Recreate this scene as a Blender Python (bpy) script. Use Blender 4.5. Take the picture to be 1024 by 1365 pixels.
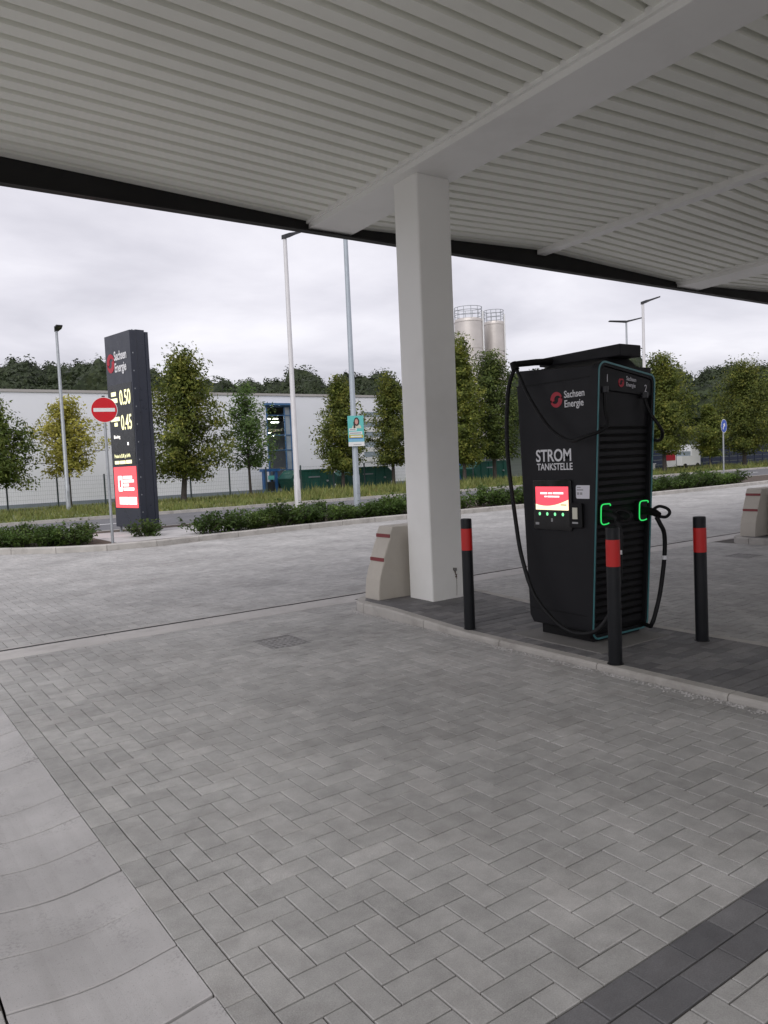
import bpy, bmesh, math, random
import numpy as np
from mathutils import Vector, Matrix
for _o in list(bpy.data.objects):
    bpy.data.objects.remove(_o, do_unlink=True)
scene = bpy.context.scene
col = scene.collection
R = math.radians

# ------------------------------------------------------------------ camera
YAW, PITCH, ROLL, FPX, CAM_H = R(35.206), R(-3.723), R(-2.475), 1029.07, 1.55
_f = Vector((math.sin(YAW)*math.cos(PITCH), math.cos(YAW)*math.cos(PITCH), math.sin(PITCH)))
_r = Vector((math.cos(YAW), -math.sin(YAW), 0)); _u = _r.cross(_f)
_c, _s = math.cos(ROLL), math.sin(ROLL)
_r2 = _r*_c + _u*_s; _u2 = _u*_c - _r*_s
cam = bpy.data.cameras.new('camera'); cam_o = bpy.data.objects.new('camera', cam); col.objects.link(cam_o)
cam_o.matrix_world = Matrix(((_r2.x, _u2.x, -_f.x, 0), (_r2.y, _u2.y, -_f.y, 0), (_r2.z, _u2.z, -_f.z, CAM_H), (0, 0, 0, 1)))
cam.sensor_fit = 'VERTICAL'; cam.sensor_height = 36.0; cam.lens = FPX/1365*36.0
cam.clip_start = 0.05; cam.clip_end = 3000
scene.camera = cam_o

# ------------------------------------------------------------------ world: overcast sky over a Nishita base
SUN_EL, SUN_AZ = R(40), R(-128)      # azimuth measured from +Y towards +X
w = bpy.data.worlds.new('World'); scene.world = w; w.use_nodes = True
nt = w.node_tree; nt.nodes.clear()
def N(t, kind, **kw):
    n = t.nodes.new(kind)
    for k, v in kw.items(): setattr(n, k, v)
    return n
out = N(nt, 'ShaderNodeOutputWorld'); bg = N(nt, 'ShaderNodeBackground'); bg.inputs[1].default_value = 0.1
sky = N(nt, 'ShaderNodeTexSky', sky_type='NISHITA'); sky.sun_disc = False
sky.sun_elevation = SUN_EL; sky.sun_rotation = SUN_AZ
tc = N(nt, 'ShaderNodeTexCoord')
sep = N(nt, 'ShaderNodeSeparateXYZ'); nt.links.new(tc.outputs['Generated'], sep.inputs[0])
mx = N(nt, 'ShaderNodeMath', operation='MAXIMUM'); mx.inputs[1].default_value = 0.0; nt.links.new(sep.outputs[2], mx.inputs[0])
ad = N(nt, 'ShaderNodeMath', operation='ADD'); ad.inputs[1].default_value = 0.16; nt.links.new(mx.outputs[0], ad.inputs[0])
dx = N(nt, 'ShaderNodeMath', operation='DIVIDE'); dy = N(nt, 'ShaderNodeMath', operation='DIVIDE')
for d, i in ((dx, 0), (dy, 1)):
    nt.links.new(sep.outputs[i], d.inputs[0]); nt.links.new(ad.outputs[0], d.inputs[1])
cmb = N(nt, 'ShaderNodeCombineXYZ'); nt.links.new(dx.outputs[0], cmb.inputs[0]); nt.links.new(dy.outputs[0], cmb.inputs[1])
nz = N(nt, 'ShaderNodeTexNoise'); nz.inputs['Scale'].default_value = 1.15; nz.inputs['Detail'].default_value = 6; nz.inputs['Roughness'].default_value = .52
nz.inputs['Distortion'].default_value = .25
nt.links.new(cmb.outputs[0], nz.inputs['Vector'])
rp = N(nt, 'ShaderNodeValToRGB'); nt.links.new(nz.outputs['Fac'], rp.inputs[0])
e = rp.color_ramp.elements; e[0].position = .30; e[0].color = (5.3, 5.18, 5.75, 1); e[1].position = .68; e[1].color = (8.45, 8.25, 8.75, 1)
m = rp.color_ramp.elements.new(.5); m.color = (7.0, 6.82, 7.4, 1)
mixs = N(nt, 'ShaderNodeMix', data_type='RGBA'); mixs.inputs['Factor'].default_value = .93
nt.links.new(sky.outputs[0], mixs.inputs['A']); nt.links.new(rp.outputs[0], mixs.inputs['B'])
nt.links.new(mixs.outputs['Result'], bg.inputs[0]); nt.links.new(bg.outputs[0], out.inputs[0])

sl = bpy.data.lights.new('sun', 'SUN'); sl.energy = 1.5; sl.angle = R(45); sl.color = (1, .98, .955)
so = bpy.data.objects.new('sun', sl); col.objects.link(so)
sd = Vector((math.sin(SUN_AZ)*math.cos(SUN_EL), math.cos(SUN_AZ)*math.cos(SUN_EL), math.sin(SUN_EL)))
so.rotation_euler = sd.to_track_quat('Z', 'Y').to_euler(); so.location = sd*60

scene.render.engine = 'CYCLES'
scene.view_settings.view_transform = 'Standard'; scene.view_settings.look = 'None'
scene.view_settings.gamma = 1; scene.view_settings.use_curve_mapping = False
scene.view_settings.exposure = 0.28
scene.cycles.max_bounces = 7; scene.cycles.diffuse_bounces = 4; scene.cycles.transparent_max_bounces = 6

# ------------------------------------------------------------------ materials
MATS = {}
def base_mat(name):
    m = bpy.data.materials.new(name); m.use_nodes = True
    t = m.node_tree; b = t.nodes['Principled BSDF']
    MATS[name] = m
    return m, t, b
def pos(t, scale=(1, 1, 1)):
    g = N(t, 'ShaderNodeNewGeometry'); mp = N(t, 'ShaderNodeMapping'); mp.inputs['Scale'].default_value = scale
    t.links.new(g.outputs['Position'], mp.inputs['Vector']); return mp.outputs[0]
def noise(t, vec, scale, detail=4, rough=.55):
    n = N(t, 'ShaderNodeTexNoise'); n.inputs['Scale'].default_value = scale; n.inputs['Detail'].default_value = detail
    n.inputs['Roughness'].default_value = rough; t.links.new(vec, n.inputs['Vector']); return n.outputs['Fac']
def maprange(t, v, a, b, c, d):
    n = N(t, 'ShaderNodeMapRange'); t.links.new(v, n.inputs[0])
    for i, x in enumerate((a, b, c, d)): n.inputs[i+1].default_value = x
    return n.outputs[0]
def mul(t, a, b, op='MULTIPLY'):
    n = N(t, 'ShaderNodeMath', operation=op); 
    for i, x in enumerate((a, b)):
        if isinstance(x, (int, float)): n.inputs[i].default_value = x
        else: t.links.new(x, n.inputs[i])
    return n.outputs[0]
def tint(t, colr, val):
    n = N(t, 'ShaderNodeVectorMath', operation='SCALE')
    if isinstance(colr, tuple): n.inputs[0].default_value = colr[:3]
    else: t.links.new(colr, n.inputs[0])
    t.links.new(val, n.inputs['Scale']); return n.outputs[0]
def mixc(t, f, a, b):
    n = N(t, 'ShaderNodeMix', data_type='RGBA')
    if isinstance(f, (int, float)): n.inputs['Factor'].default_value = f
    else: t.links.new(f, n.inputs['Factor'])
    for s, x in (('A', a), ('B', b)):
        if isinstance(x, tuple): n.inputs[s].default_value = (*x[:3], 1)
        else: t.links.new(x, n.inputs[s])
    return n.outputs['Result']
def bump(t, b, h, strength, dist=.01):
    n = N(t, 'ShaderNodeBump'); n.inputs['Strength'].default_value = strength; n.inputs['Distance'].default_value = dist
    t.links.new(h, n.inputs['Height']); t.links.new(n.outputs[0], b.inputs['Normal'])
def simple(name, c, rough=.6, metal=0, var=.12, scale=3., bmp=.0, bscale=60., spec=.5, dirt=0., dirtc=(.08, .07, .06), dscale=1.2):
    m, t, b = base_mat(name)
    p = pos(t)
    v = maprange(t, noise(t, p, scale, 5), .25, .75, 1-var, 1+var)
    cc = tint(t, c, v)
    if dirt:
        d = maprange(t, noise(t, p, dscale, 6, .65), .5, .75, 0, dirt)
        cc = mixc(t, d, cc, dirtc)
    t.links.new(cc, b.inputs['Base Color'])
    b.inputs['Roughness'].default_value = rough; b.inputs['Metallic'].default_value = metal
    b.inputs['Specular IOR Level'].default_value = spec
    r = maprange(t, noise(t, p, scale*3, 4), .3, .7, rough-.07, min(1, rough+.07)); t.links.new(r, b.inputs['Roughness'])
    if bmp: bump(t, b, noise(t, p, bscale, 3), bmp)
    return m
def emit(name, c, strength, basec=None):
    m, t, b = base_mat(name)
    b.inputs['Base Color'].default_value = (*(basec or c), 1); b.inputs['Emission Color'].default_value = (*c, 1)
    b.inputs['Emission Strength'].default_value = strength; b.inputs['Roughness'].default_value = .3
    return m
def paver_mat(name, c1, c2, c3, stain=.35):
    m, t, b = base_mat(name)
    g = N(t, 'ShaderNodeNewGeometry'); oi = N(t, 'ShaderNodeObjectInfo')
    r = mul(t, mul(t, g.outputs['Random Per Island'], oi.outputs['Random'], 'ADD'), 1.0, 'FRACT')
    rp = N(t, 'ShaderNodeValToRGB'); t.links.new(r, rp.inputs[0]); e = rp.color_ramp.elements
    e[0].color = (*c1, 1); e[1].color = (*c3, 1); e[1].position = 1.; mm = e.new(.5); mm.color = (*c2, 1)
    p = pos(t)
    v1 = maprange(t, noise(t, p, .9, 5, .6), .3, .7,   .80, 1.16)
    v2 = maprange(t, noise(t, p, 9, 6, .65), .3, .7, .85, 1.14)
    v3 = maprange(t, noise(t, p, 210, 3, .7), .25, .75, .78, 1.2)
    cc = tint(t, rp.outputs[0], mul(t, mul(t, v1, v2), v3))
    d = maprange(t, noise(t, p, 1.7, 7, .72), .50, .80, 0, stain)
    cc = mixc(t, d, cc, (.13, .105, .09))
    t.links.new(cc, b.inputs['Base Color']); b.inputs['Roughness'].default_value = .82; b.inputs['Specular IOR Level'].default_value = .35
    bump(t, b, noise(t, p, 260, 3), .35, .004)
    return m
paver_mat('paver', (.362, .355, .346), (.394, .387, .378), (.432, .421, .410), .28)
paver_mat('anthracite_paver', (.118, .117, .125), (.148, .146, .153), (.188, .185, .191), .2)
paver_mat('island_paver', (.14, .138, .143), (.175, .172, .176), (.225, .22, .22), .35)
simple('joint_sand', (.085, .077, .070), .95, var=.35, scale=25, bmp=.4, bscale=300)
simple('ground', (.12, .115, .10), .95, var=.2, scale=.2, bmp=.2)
simple('concrete', (.46, .445, .44), .85, var=.13, scale=2.2, bmp=.25, bscale=180, dirt=.35, dirtc=(.16, .145, .13), dscale=3.)
simple('kerb_concrete', (.42, .40, .375), .88, var=.14, scale=3, bmp=.3, bscale=160, dirt=.5, dirtc=(.13, .115, .10), dscale=4)
simple('drain_concrete', (.47, .45, .435), .85, var=.12, scale=2, bmp=.25, bscale=150, dirt=.3, dscale=3)
simple('slab_concrete', (.19, .183, .176), .88, var=.2, scale=4, bmp=.3, bscale=160, dirt=.5, dirtc=(.11, .105, .10), dscale=4)
simple('slot_dark', (.02, .02, .02), .9)
simple('cast_iron', (.25, .243, .236), .6, .4, var=.3, scale=20, bmp=.4, bscale=70)
simple('asphalt', (.135, .135, .145), .9, var=.15, scale=.6, bmp=.4, bscale=120, dirt=.2, dirtc=(.2, .19, .18))
simple('road_paint', (.7, .7, .7), .7, var=.15, scale=6)
simple('soil', (.075, .055, .042), .95, var=.35, scale=6, bmp=.8, bscale=30)
simple('verge_soil', (.13, .15, .06), .95, var=.35, scale=1.4, bmp=.5, bscale=20)
simple('white_steel', (.87, .865, .835), .42, var=.035, scale=1.1, dirt=.14, dirtc=(.36, .33, .29), dscale=.9)
simple('deck_steel', (.87, .875, .80), .45, var=.05, scale=.7, dirt=.12, dirtc=(.4, .38, .32), dscale=.5)
simple('fascia_black', (.016, .015, .015), .5, var=.3, scale=1., spec=.22)
simple('guard_concrete', (.50, .465, .41), .8, var=.09, scale=3, bmp=.2, bscale=120, dirt=.35, dirtc=(.30, .26, .21), dscale=3)
simple('guard_red', (.20, .022, .025), .45, var=.1)
simple('charger_black', (.0115, .0115, .0135), .5, var=.1, scale=2, bmp=.04, bscale=500, spec=.22)
simple('charger_dark', (.006, .006, .0065), .55, var=.15, spec=.22)
simple('charger_slat', (.006, .006, .0065), .5, var=.15, spec=.22)
simple('glass_black', (.006, .006, .007), .12, var=.05)
simple('rubber', (.010, .010, .011), .55, var=.2, scale=8, spec=.22)
simple('teal_frame', (.07, .22, .24), .35, var=.06)
simple('white_print', (.72, .72, .74), .6, var=.03)
simple('grey_print', (.33, .33, .34), .6, var=.05)
simple('red_print', (.42, .016, .035), .5, var=.06)
simple('sticker', (.66, .65, .70), .4, var=.04)
simple('dark_ink', (.05, .05, .06), .6)
simple('cream_plastic', (.62, .60, .50), .4, var=.05)
simple('bollard_black', (.010, .011, .013), .42, var=.2, scale=5, spec=.22)
simple('reflective_red', (.52, .014, .012), .35, var=.05)
simple('rust', (.11, .075, .055), .85, var=.5, scale=60)
simple('galvanised', (.40, .42, .44), .45, .7, var=.12, scale=7)
simple('pole_white', (.63, .62, .63), .5, .1, var=.06, scale=3)
simple('pole_blue_grey', (.36, .40, .44), .5, .2, var=.08, scale=3)
simple('lamp_head', (.03, .031, .035), .45, .2)
simple('totem_navy', (.024, .028, .042), .32, var=.08, scale=1.5)
simple('totem_dark', (.010, .012, .014), .25, var=.1)
simple('sign_red', (.58, .010, .020), .4, var=.05)
simple('sign_white', (.75, .75, .75), .4, var=.03)
simple('sign_blue', (.012, .07, .42), .4, var=.05)
simple('poster_teal', (.12, .48, .46), .5, var=.08, scale=9)
simple('poster_light_blue', (.20, .44, .62), .5, var=.05, scale=9)
simple('poster_yellow', (.50, .42, .05), .5, var=.06, scale=9)
simple('poster_skin', (.52, .28, .24), .6, var=.06)
simple('poster_hair', (.03, .02, .018), .6)
simple('poster_blouse', (.55, .56, .45), .6, var=.1, scale=14)
simple('hall_white', (.78, .79, .84), .55, var=.03, scale=.25, dirt=.10, dirtc=(.4, .4, .42), dscale=.3)
simple('hall_roof', (.40, .38, .37), .7, var=.1, scale=.5)
simple('hall_blue', (.05, .13, .27), .45, var=.1)
simple('hall_glass', (.30, .35, .40), .08, var=.25, scale=1.2)
simple('interior', (.60, .50, .38), .8, var=.45, scale=1.2)
emit('tube_light', (1, .95, .85), 16)
simple('skip_green', (.008, .080, .062), .5, var=.2, scale=2, dirt=.25, dirtc=(.03, .05, .045))
simple('machine_blue', (.02, .10, .28), .5, var=.2, scale=3)
simple('container_grey', (.21, .24, .27), .6, var=.1, scale=2)
simple('fence_green', (.06, .085, .09), .5, var=.2)
simple('fence_blue', (.012, .02, .05), .6, var=.2, scale=2)
simple('silo_steel', (.56, .52, .49), .45, .3, var=.10, scale=.8)
simple('silo_dark', (.06, .06, .07), .5, .2, var=.1)
simple('bark', (.06, .05, .045), .9, var=.3, scale=12, bmp=.6, bscale=40)
simple('forest_floor', (.022, .032, .020), .95, var=.3, scale=.08)
emit('led_green', (.04, .95, .18), .62, (.02, .3, .06))
emit('led_icon', (.25, 1.0, .45), .9, (.1, .3, .1))
emit('screen_red', (.93, .072, .105), .95)
emit('screen_cream', (1, .86, .56), .95)
emit('screen_text', (1, .86, .84), .95)
emit('price_led', (.95, .92, .50), .85)
emit('totem_panel_red', (.95, .085, .10), .85)
emit('totem_panel_white', (1, .96, .90), 1.0)
def leaf_mat(name, c1, c2, c3, sat=1., trans=.35):
    m, t, b = base_mat(name)
    g = N(t, 'ShaderNodeNewGeometry'); oi = N(t, 'ShaderNodeObjectInfo')
    rp = N(t, 'ShaderNodeValToRGB'); e = rp.color_ramp.elements
    cl = maprange(t, noise(t, pos(t), 1.5, 3), .33, .67, 0, 1); t.links.new(mul(t, mul(t, g.outputs['Random Per Island'], .42), mul(t, cl, .58), 'ADD'), rp.inputs[0])
    e[0].color = (*c1, 1); e[1].color = (*c3, 1); mm = e.new(.55); mm.color = (*c2, 1)
    p = pos(t)
    v = mul(t, maprange(t, noise(t, p, 1.3, 4), .3, .7, .62, 1.42), maprange(t, oi.outputs['Random'], 0, 1, .85, 1.15))
    cc = tint(t, rp.outputs[0], v)
    t.links.new(cc, b.inputs['Base Color']); b.inputs['Roughness'].default_value = .55; b.inputs['Specular IOR Level'].default_value = .3
    tr = N(t, 'ShaderNodeBsdfTranslucent'); t.links.new(cc, tr.inputs[0])
    ms = N(t, 'ShaderNodeMixShader'); ms.inputs[0].default_value = trans
    o = t.nodes['Material Output']; t.links.new(b.outputs[0], ms.inputs[1]); t.links.new(tr.outputs[0], ms.inputs[2]); t.links.new(ms.outputs[0], o.inputs[0])
    return m
leaf_mat('leaf_green', (.045, .072, .016), (.105, .145, .03), (.22, .24, .05))
leaf_mat('leaf_dark', (.038, .060, .016), (.085, .12, .028), (.18, .20, .045))
leaf_mat('leaf_yellow', (.22, .235, .055), (.50, .47, .10), (.68, .60, .16), trans=.45)
leaf_mat('leaf_olive', (.042, .064, .015), (.135, .165, .032), (.36, .34, .075), trans=.42)
leaf_mat('leaf_fresh', (.055, .105, .03), (.12, .195, .052), (.21, .29, .085), trans=.42)
leaf_mat('leaf_shrub', (.030, .062, .012), (.066, .112, .022), (.13, .18, .04))
leaf_mat('leaf_forest', (.022, .034, .014), (.036, .052, .020), (.056, .072, .027), trans=.15)
leaf_mat('leaf_shrub_red', (.07, .04, .025), (.08, .085, .03), (.12, .13, .04))
leaf_mat('grass_blade', (.10, .14, .035), (.18, .20, .06), (.31, .28, .11))
M = MATS

def gutter_mat():
    m = simple('gutter_concrete', (.425, .412, .412), .85, var=.2, scale=2.4, bmp=.14, bscale=320)
    t = m.node_tree; b = t.nodes['Principled BSDF']; old = b.inputs['Base Color'].links[0].from_socket; p = pos(t)
    sp = maprange(t, noise(t, p, 85, 4, .7), .50, .60, 0, 1); mk = maprange(t, noise(t, p, 3.1, 3, .6), .52, .72, 0, .6)
    fine = mul(t, maprange(t, noise(t, p, 150, 3, .65), .60, .68, 0, 1), .5)
    c1 = mixc(t, fine, old, (.2, .19, .18)); c2 = mixc(t, mul(t, sp, mk), c1, (.09, .085, .085))
    st = maprange(t, noise(t, pos(t, (9, .6, 1)), 2.2, 4), .45, .8, 0, .22); t.links.new(mixc(t, st, c2, (.27, .255, .245)), b.inputs['Base Color'])
gutter_mat()
# ------------------------------------------------------------------ mesh helpers
def wloc(o):
    v = Vector((0, 0, 0))
    while o: v += o.location; o = o.parent
    return v
class MB:
    def __init__(s): s.v = []; s.f = []
    def add(s, vs, fs):
        n = len(s.v); s.v += [tuple(q) for q in vs]; s.f += [tuple(i+n for i in q) for q in fs]; return s
    def hexa(s, p):   # 8 corners: bottom 4 ccw, top 4 ccw
        return s.add(p, [(3, 2, 1, 0), (4, 5, 6, 7), (0, 1, 5, 4), (1, 2, 6, 5), (2, 3, 7, 6), (3, 0, 4, 7)])
    def box(s, x0, x1, y0, y1, z0, z1):
        return s.hexa([(x0, y0, z0), (x1, y0, z0), (x1, y1, z0), (x0, y1, z0), (x0, y0, z1), (x1, y0, z1), (x1, y1, z1), (x0, y1, z1)])
    def tube(s, pts, rad, seg=8, cap=True):
        pts = [Vector(p) for p in pts]
        if isinstance(rad, (int, float)): rad = [rad]*len(pts)
        n0 = len(s.v); prev = None
        for i, p in enumerate(pts):
            d = (pts[min(i+1, len(pts)-1)] - pts[max(i-1, 0)]).normalized()
            if prev is None:
                a = Vector((1, 0, 0)) if abs(d.x) < .8 else Vector((0, 1, 0))
                a = (a - d*a.dot(d)).normalized()
            else:
                a = (prev - d*prev.dot(d)).normalized()
            prev = a; b = d.cross(a)
            for k in range(seg):
                t = 2*math.pi*k/seg; s.v.append(tuple(p + (a*math.cos(t) + b*math.sin(t))*rad[i]))
        for i in range(len(pts)-1):
            for k in range(seg):
                a0 = n0+i*seg+k; a1 = n0+i*seg+(k+1) % seg
                s.f.append((a0, a1, a1+seg, a0+seg))
        if cap:
            s.f.append(tuple(n0+k for k in reversed(range(seg)))); s.f.append(tuple(n0+(len(pts)-1)*seg+k for k in range(seg)))
        return s
    def prism(s, poly, fn0, fn1):   # poly of 2-D points, two maps to 3-D
        n = len(poly); s.add([fn0(*p) for p in poly]+[fn1(*p) for p in poly],
            [tuple(reversed(range(n))), tuple(range(n, 2*n))] + [(i, (i+1) % n, (i+1) % n+n, i+n) for i in range(n)])
        return s
    def ring(s, a, b, fn0, fn1):    # closed 2-D outlines a (outer) and b (inner) with equal counts
        n = len(a); vs = [fn0(*p) for p in a]+[fn0(*p) for p in b]+[fn1(*p) for p in a]+[fn1(*p) for p in b]; fs = []
        for i in range(n):
            j = (i+1) % n
            fs += [(i, i+n, j+n, j), (i+2*n, j+2*n, j+3*n, i+3*n), (i, j, j+2*n, i+2*n), (i+n, i+3*n, j+3*n, j+n)]
        return s.add(vs, fs)
    def build(s, name, mat, parent=None, smooth=False, bevel=0, world=True, seg=2):
        me = bpy.data.meshes.new(name)
        off = wloc(parent) if (parent and world) else Vector((0, 0, 0))
        me.from_pydata([(a-off.x, b-off.y, c-off.z) for a, b, c in s.v], [], s.f)
        bm = bmesh.new(); bm.from_mesh(me); bmesh.ops.recalc_face_normals(bm, faces=bm.faces); bm.to_mesh(me); bm.free()
        me.materials.append(M[mat] if isinstance(mat, str) else mat)
        if smooth:
            me.polygons.foreach_set('use_smooth', [True]*len(me.polygons))
        o = bpy.data.objects.new(name, me); col.objects.link(o)
        if parent: o.parent = parent
        if bevel:
            b = o.modifiers.new('bevel', 'BEVEL'); b.width = bevel; b.segments = seg; b.limit_method = 'ANGLE'; b.angle_limit = R(35)
        if smooth:
            try: me.set_sharp_from_angle(angle=R(40))
            except Exception: pass
        return o
def tag(o, label=None, cat=None, group=None, kind=None):
    if label: o['label'] = label
    if cat: o['category'] = cat
    if group: o['group'] = group
    if kind: o['kind'] = kind
    return o
def thing(name, label, cat, loc=(0, 0, 0), rz=0, group=None):
    o = bpy.data.objects.new(name, None); col.objects.link(o); o.empty_display_size = .2
    o.location = loc; o.rotation_euler = (0, 0, rz)
    return tag(o, label, cat, group)
def copy_tree(o, parent=None):
    c = o.copy(); col.objects.link(c); c.parent = parent
    for ch in list(o.children): copy_tree(ch, c)
    return c
def np_mesh(name, verts, faces, mat, parent=None):
    me = bpy.data.meshes.new(name); nv, nf = len(verts), len(faces); k = faces.shape[1]
    me.vertices.add(nv); me.vertices.foreach_set('co', np.asarray(verts, np.float32).ravel())
    me.loops.add(nf*k); me.loops.foreach_set('vertex_index', np.asarray(faces, np.int32).ravel())
    me.polygons.add(nf); me.polygons.foreach_set('loop_start', np.arange(0, nf*k, k, dtype=np.int32))
    me.polygons.foreach_set('use_smooth', np.zeros(nf, bool)); me.update(calc_edges=True); me.materials.append(M[mat])
    o = bpy.data.objects.new(name, me); col.objects.link(o)
    if parent: o.parent = parent
    return o
def rrect(x0, x1, z0, z1, r, n=6, z1b=None):
    """rounded rectangle outline; z1b = top height on the right side"""
    z1b = z1 if z1b is None else z1b
    P = []
    for cx, cz, a0 in ((x0+r, z0+r, 180), (x1-r, z0+r, 270), (x1-r, z1b-r, 0), (x0+r, z1-r, 90)):
        for k in range(n+1):
            a = R(a0+90*k/n); P.append((cx+r*math.cos(a), cz+r*math.sin(a)))
    return P
def text(name, s, size, mat, parent, M4, bold=.0, align='LEFT', squeeze=1., spacing=1., extr=.0008):
    cu = bpy.data.curves.new(name, 'FONT'); cu.body = s; cu.size = size; cu.offset = bold*size; cu.extrude = extr
    cu.align_x = align; cu.space_character = spacing; cu.resolution_u = 4
    to = bpy.data.objects.new(name+'_t', cu); col.objects.link(to)
    dg = bpy.context.evaluated_depsgraph_get(); dg.update()
    me = bpy.data.meshes.new_from_object(to.evaluated_get(dg)); bpy.data.objects.remove(to, do_unlink=True)
    me.transform(Matrix.Diagonal((squeeze, 1, 1, 1))); me.transform(M4); me.name = name
    me.materials.clear(); me.materials.append(M[mat])
    o = bpy.data.objects.new(name, me); col.objects.link(o); o.parent = parent
    return o
def frame(x, y, origin):
    x = Vector(x).normalized(); y = Vector(y).normalized(); z = x.cross(y)
    return Matrix(((x.x, y.x, z.x, origin[0]), (x.y, y.y, z.y, origin[1]), (x.z, y.z, z.z, origin[2]), (0, 0, 0, 1)))
def pip(px, py, poly):
    c = False; n = len(poly)
    for i in range(n):
        x1, y1 = poly[i]; x2, y2 = poly[i-1]
        if (y1 > py) != (y2 > py) and px < (x2-x1)*(py-y1)/(y2-y1)+x1: c = not c
    return c
rng = random.Random(7); nrg = np.random.default_rng(11)
view = (math.sin(YAW), math.cos(YAW)); rightv = (math.cos(YAW), -math.sin(YAW))
def in_view(x, y, m=1.08):
    z = x*view[0]+y*view[1]
    if z < .5: return False
    l = (x*rightv[0]+y*rightv[1])/z*FPX
    return abs(l) < 512*m and CAM_H/z*FPX < 730*m

# ================================================================== THE SETTING
g = MB().add([(-700, -400, -.09), (900, -400, -.09), (900, 900, -.09), (-700, 900, -.09)], [(0, 1, 2, 3)]).build('ground', 'ground'); tag(g, kind='structure')

# ---- paving: joint bed + herringbone pavers
KERB = [(-3, 24.0), (.8, 19.3), (2.6, 17.3), (3.45, 16.42), (4.4, 15.86), (5.2, 15.74), (6.3, 15.93), (8, 16.18), (10.5, 16.42), (13, 16.38), (16.4, 16.2), (22.5, 16.15), (25.7, 16.2), (30.5, 16.5), (36, 17.2), (48, 19.5)]
def kerb_y(x):
    for (a, b), (c, d) in zip(KERB, KERB[1:]):
        if a <= x <= c: return b+(d-b)*(x-a)/(c-a)
    return 30
IX0, IX1, IYN = 4.34, 5.70, 7.02
PITCH_B = 7.33
pb = MB()
for (xa, xb, ya, yb) in ((-3, .284, -2, 18.5), (.801, 42, -2, 18.5), (.284, .801, 7.22, 18.5)): pb.add([(xa, ya, -.0085), (xb, ya, -.0085), (xb, yb, -.0085), (xa, yb, -.0085)], [(0, 1, 2, 3)])
paving = pb.build('paving', 'joint_sand'); tag(paving, 'grey herringbone block paving of the forecourt', kind='structure')
W_ = .102
fc = MB()
for (xa, xb, ya, yb) in ((-45, -3, -30, 18.5), (-3, 42, -30, -2), (42, 75, -30, 16)): fc.add([(xa, ya, -.003), (xb, ya, -.003), (xb, yb, -.003), (xa, yb, -.003)], [(0, 1, 2, 3)])
tag(fc.build('forecourt', 'paver'), 'wide grey paved forecourt round the canopy', kind='structure')
def herring(x0, x1, y0, y1):
    out = []; ox, oy = x0, y0
    for i in range(-2, int(math.ceil((x1-x0)/W_))+2):
        for j in range(-2, int(math.ceil((y1-y0)/W_))+2):
            k = (i-j) % 4
            if k == 0: b = (i*W_, (i+2)*W_, j*W_, (j+1)*W_)
            elif k == 3: b = (i*W_, (i+1)*W_, j*W_, (j+2)*W_)
            else: continue
            b = (b[0]+ox, b[1]+ox, b[2]+oy, b[3]+oy)
            b = (max(b[0], x0), min(b[1], x1), max(b[2], y0), min(b[3], y1))
            if b[1]-b[0] < .022 or b[3]-b[2] < .022: continue
            out.append(b)
    return out
def rows(x0, x1, y0, y1, along='x', wid=.1, ln=.204):
    out = []; r = 0
    if along == 'x':
        y = y0
        while y < y1-.03:
            x = x0-(ln/2 if r % 2 else 0)
            while x < x1:
                b = (max(x, x0), min(x+ln, x1), y, min(y+wid, y1))
                if b[1]-b[0] > .02: out.append(b)
                x += ln
            y += wid; r += 1
    else:
        return [(c, d, a, b) for a, b, c, d in rows(y0, y1, x0, x1, 'x', wid, ln)]
    return out
GAP = .0056
def paver_geo(dx, dy, ch=.0022, dep=.02):
    a, b = dx/2-GAP/2, dy/2-GAP/2
    V = [(-a+ch, -b+ch, 0), (a-ch, -b+ch, 0), (a-ch, b-ch, 0), (-a+ch, b-ch, 0),
         (-a, -b, -ch*.9), (a, -b, -ch*.9), (a, b, -ch*.9), (-a, b, -ch*.9),
         (-a, -b, -dep), (a, -b, -dep), (a, b, -dep), (-a, b, -dep)]
    F = [(0, 1, 2, 3)]
    for k in range(4):
        l = (k+1) % 4; F += [(4+k, 4+l, l, k), (8+k, 8+l, 4+l, 4+k)]
    return V, F
pm_cache = {}
def paver_mesh(dx, dy, mat):
    key = (round(dx, 3), round(dy, 3), mat)
    if key not in pm_cache:
        me = bpy.data.meshes.new('paver'); V, F = paver_geo(dx, dy); me.from_pydata(V, [], F); me.materials.append(M[mat]); pm_cache[key] = me
    return pm_cache[key]
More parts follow.
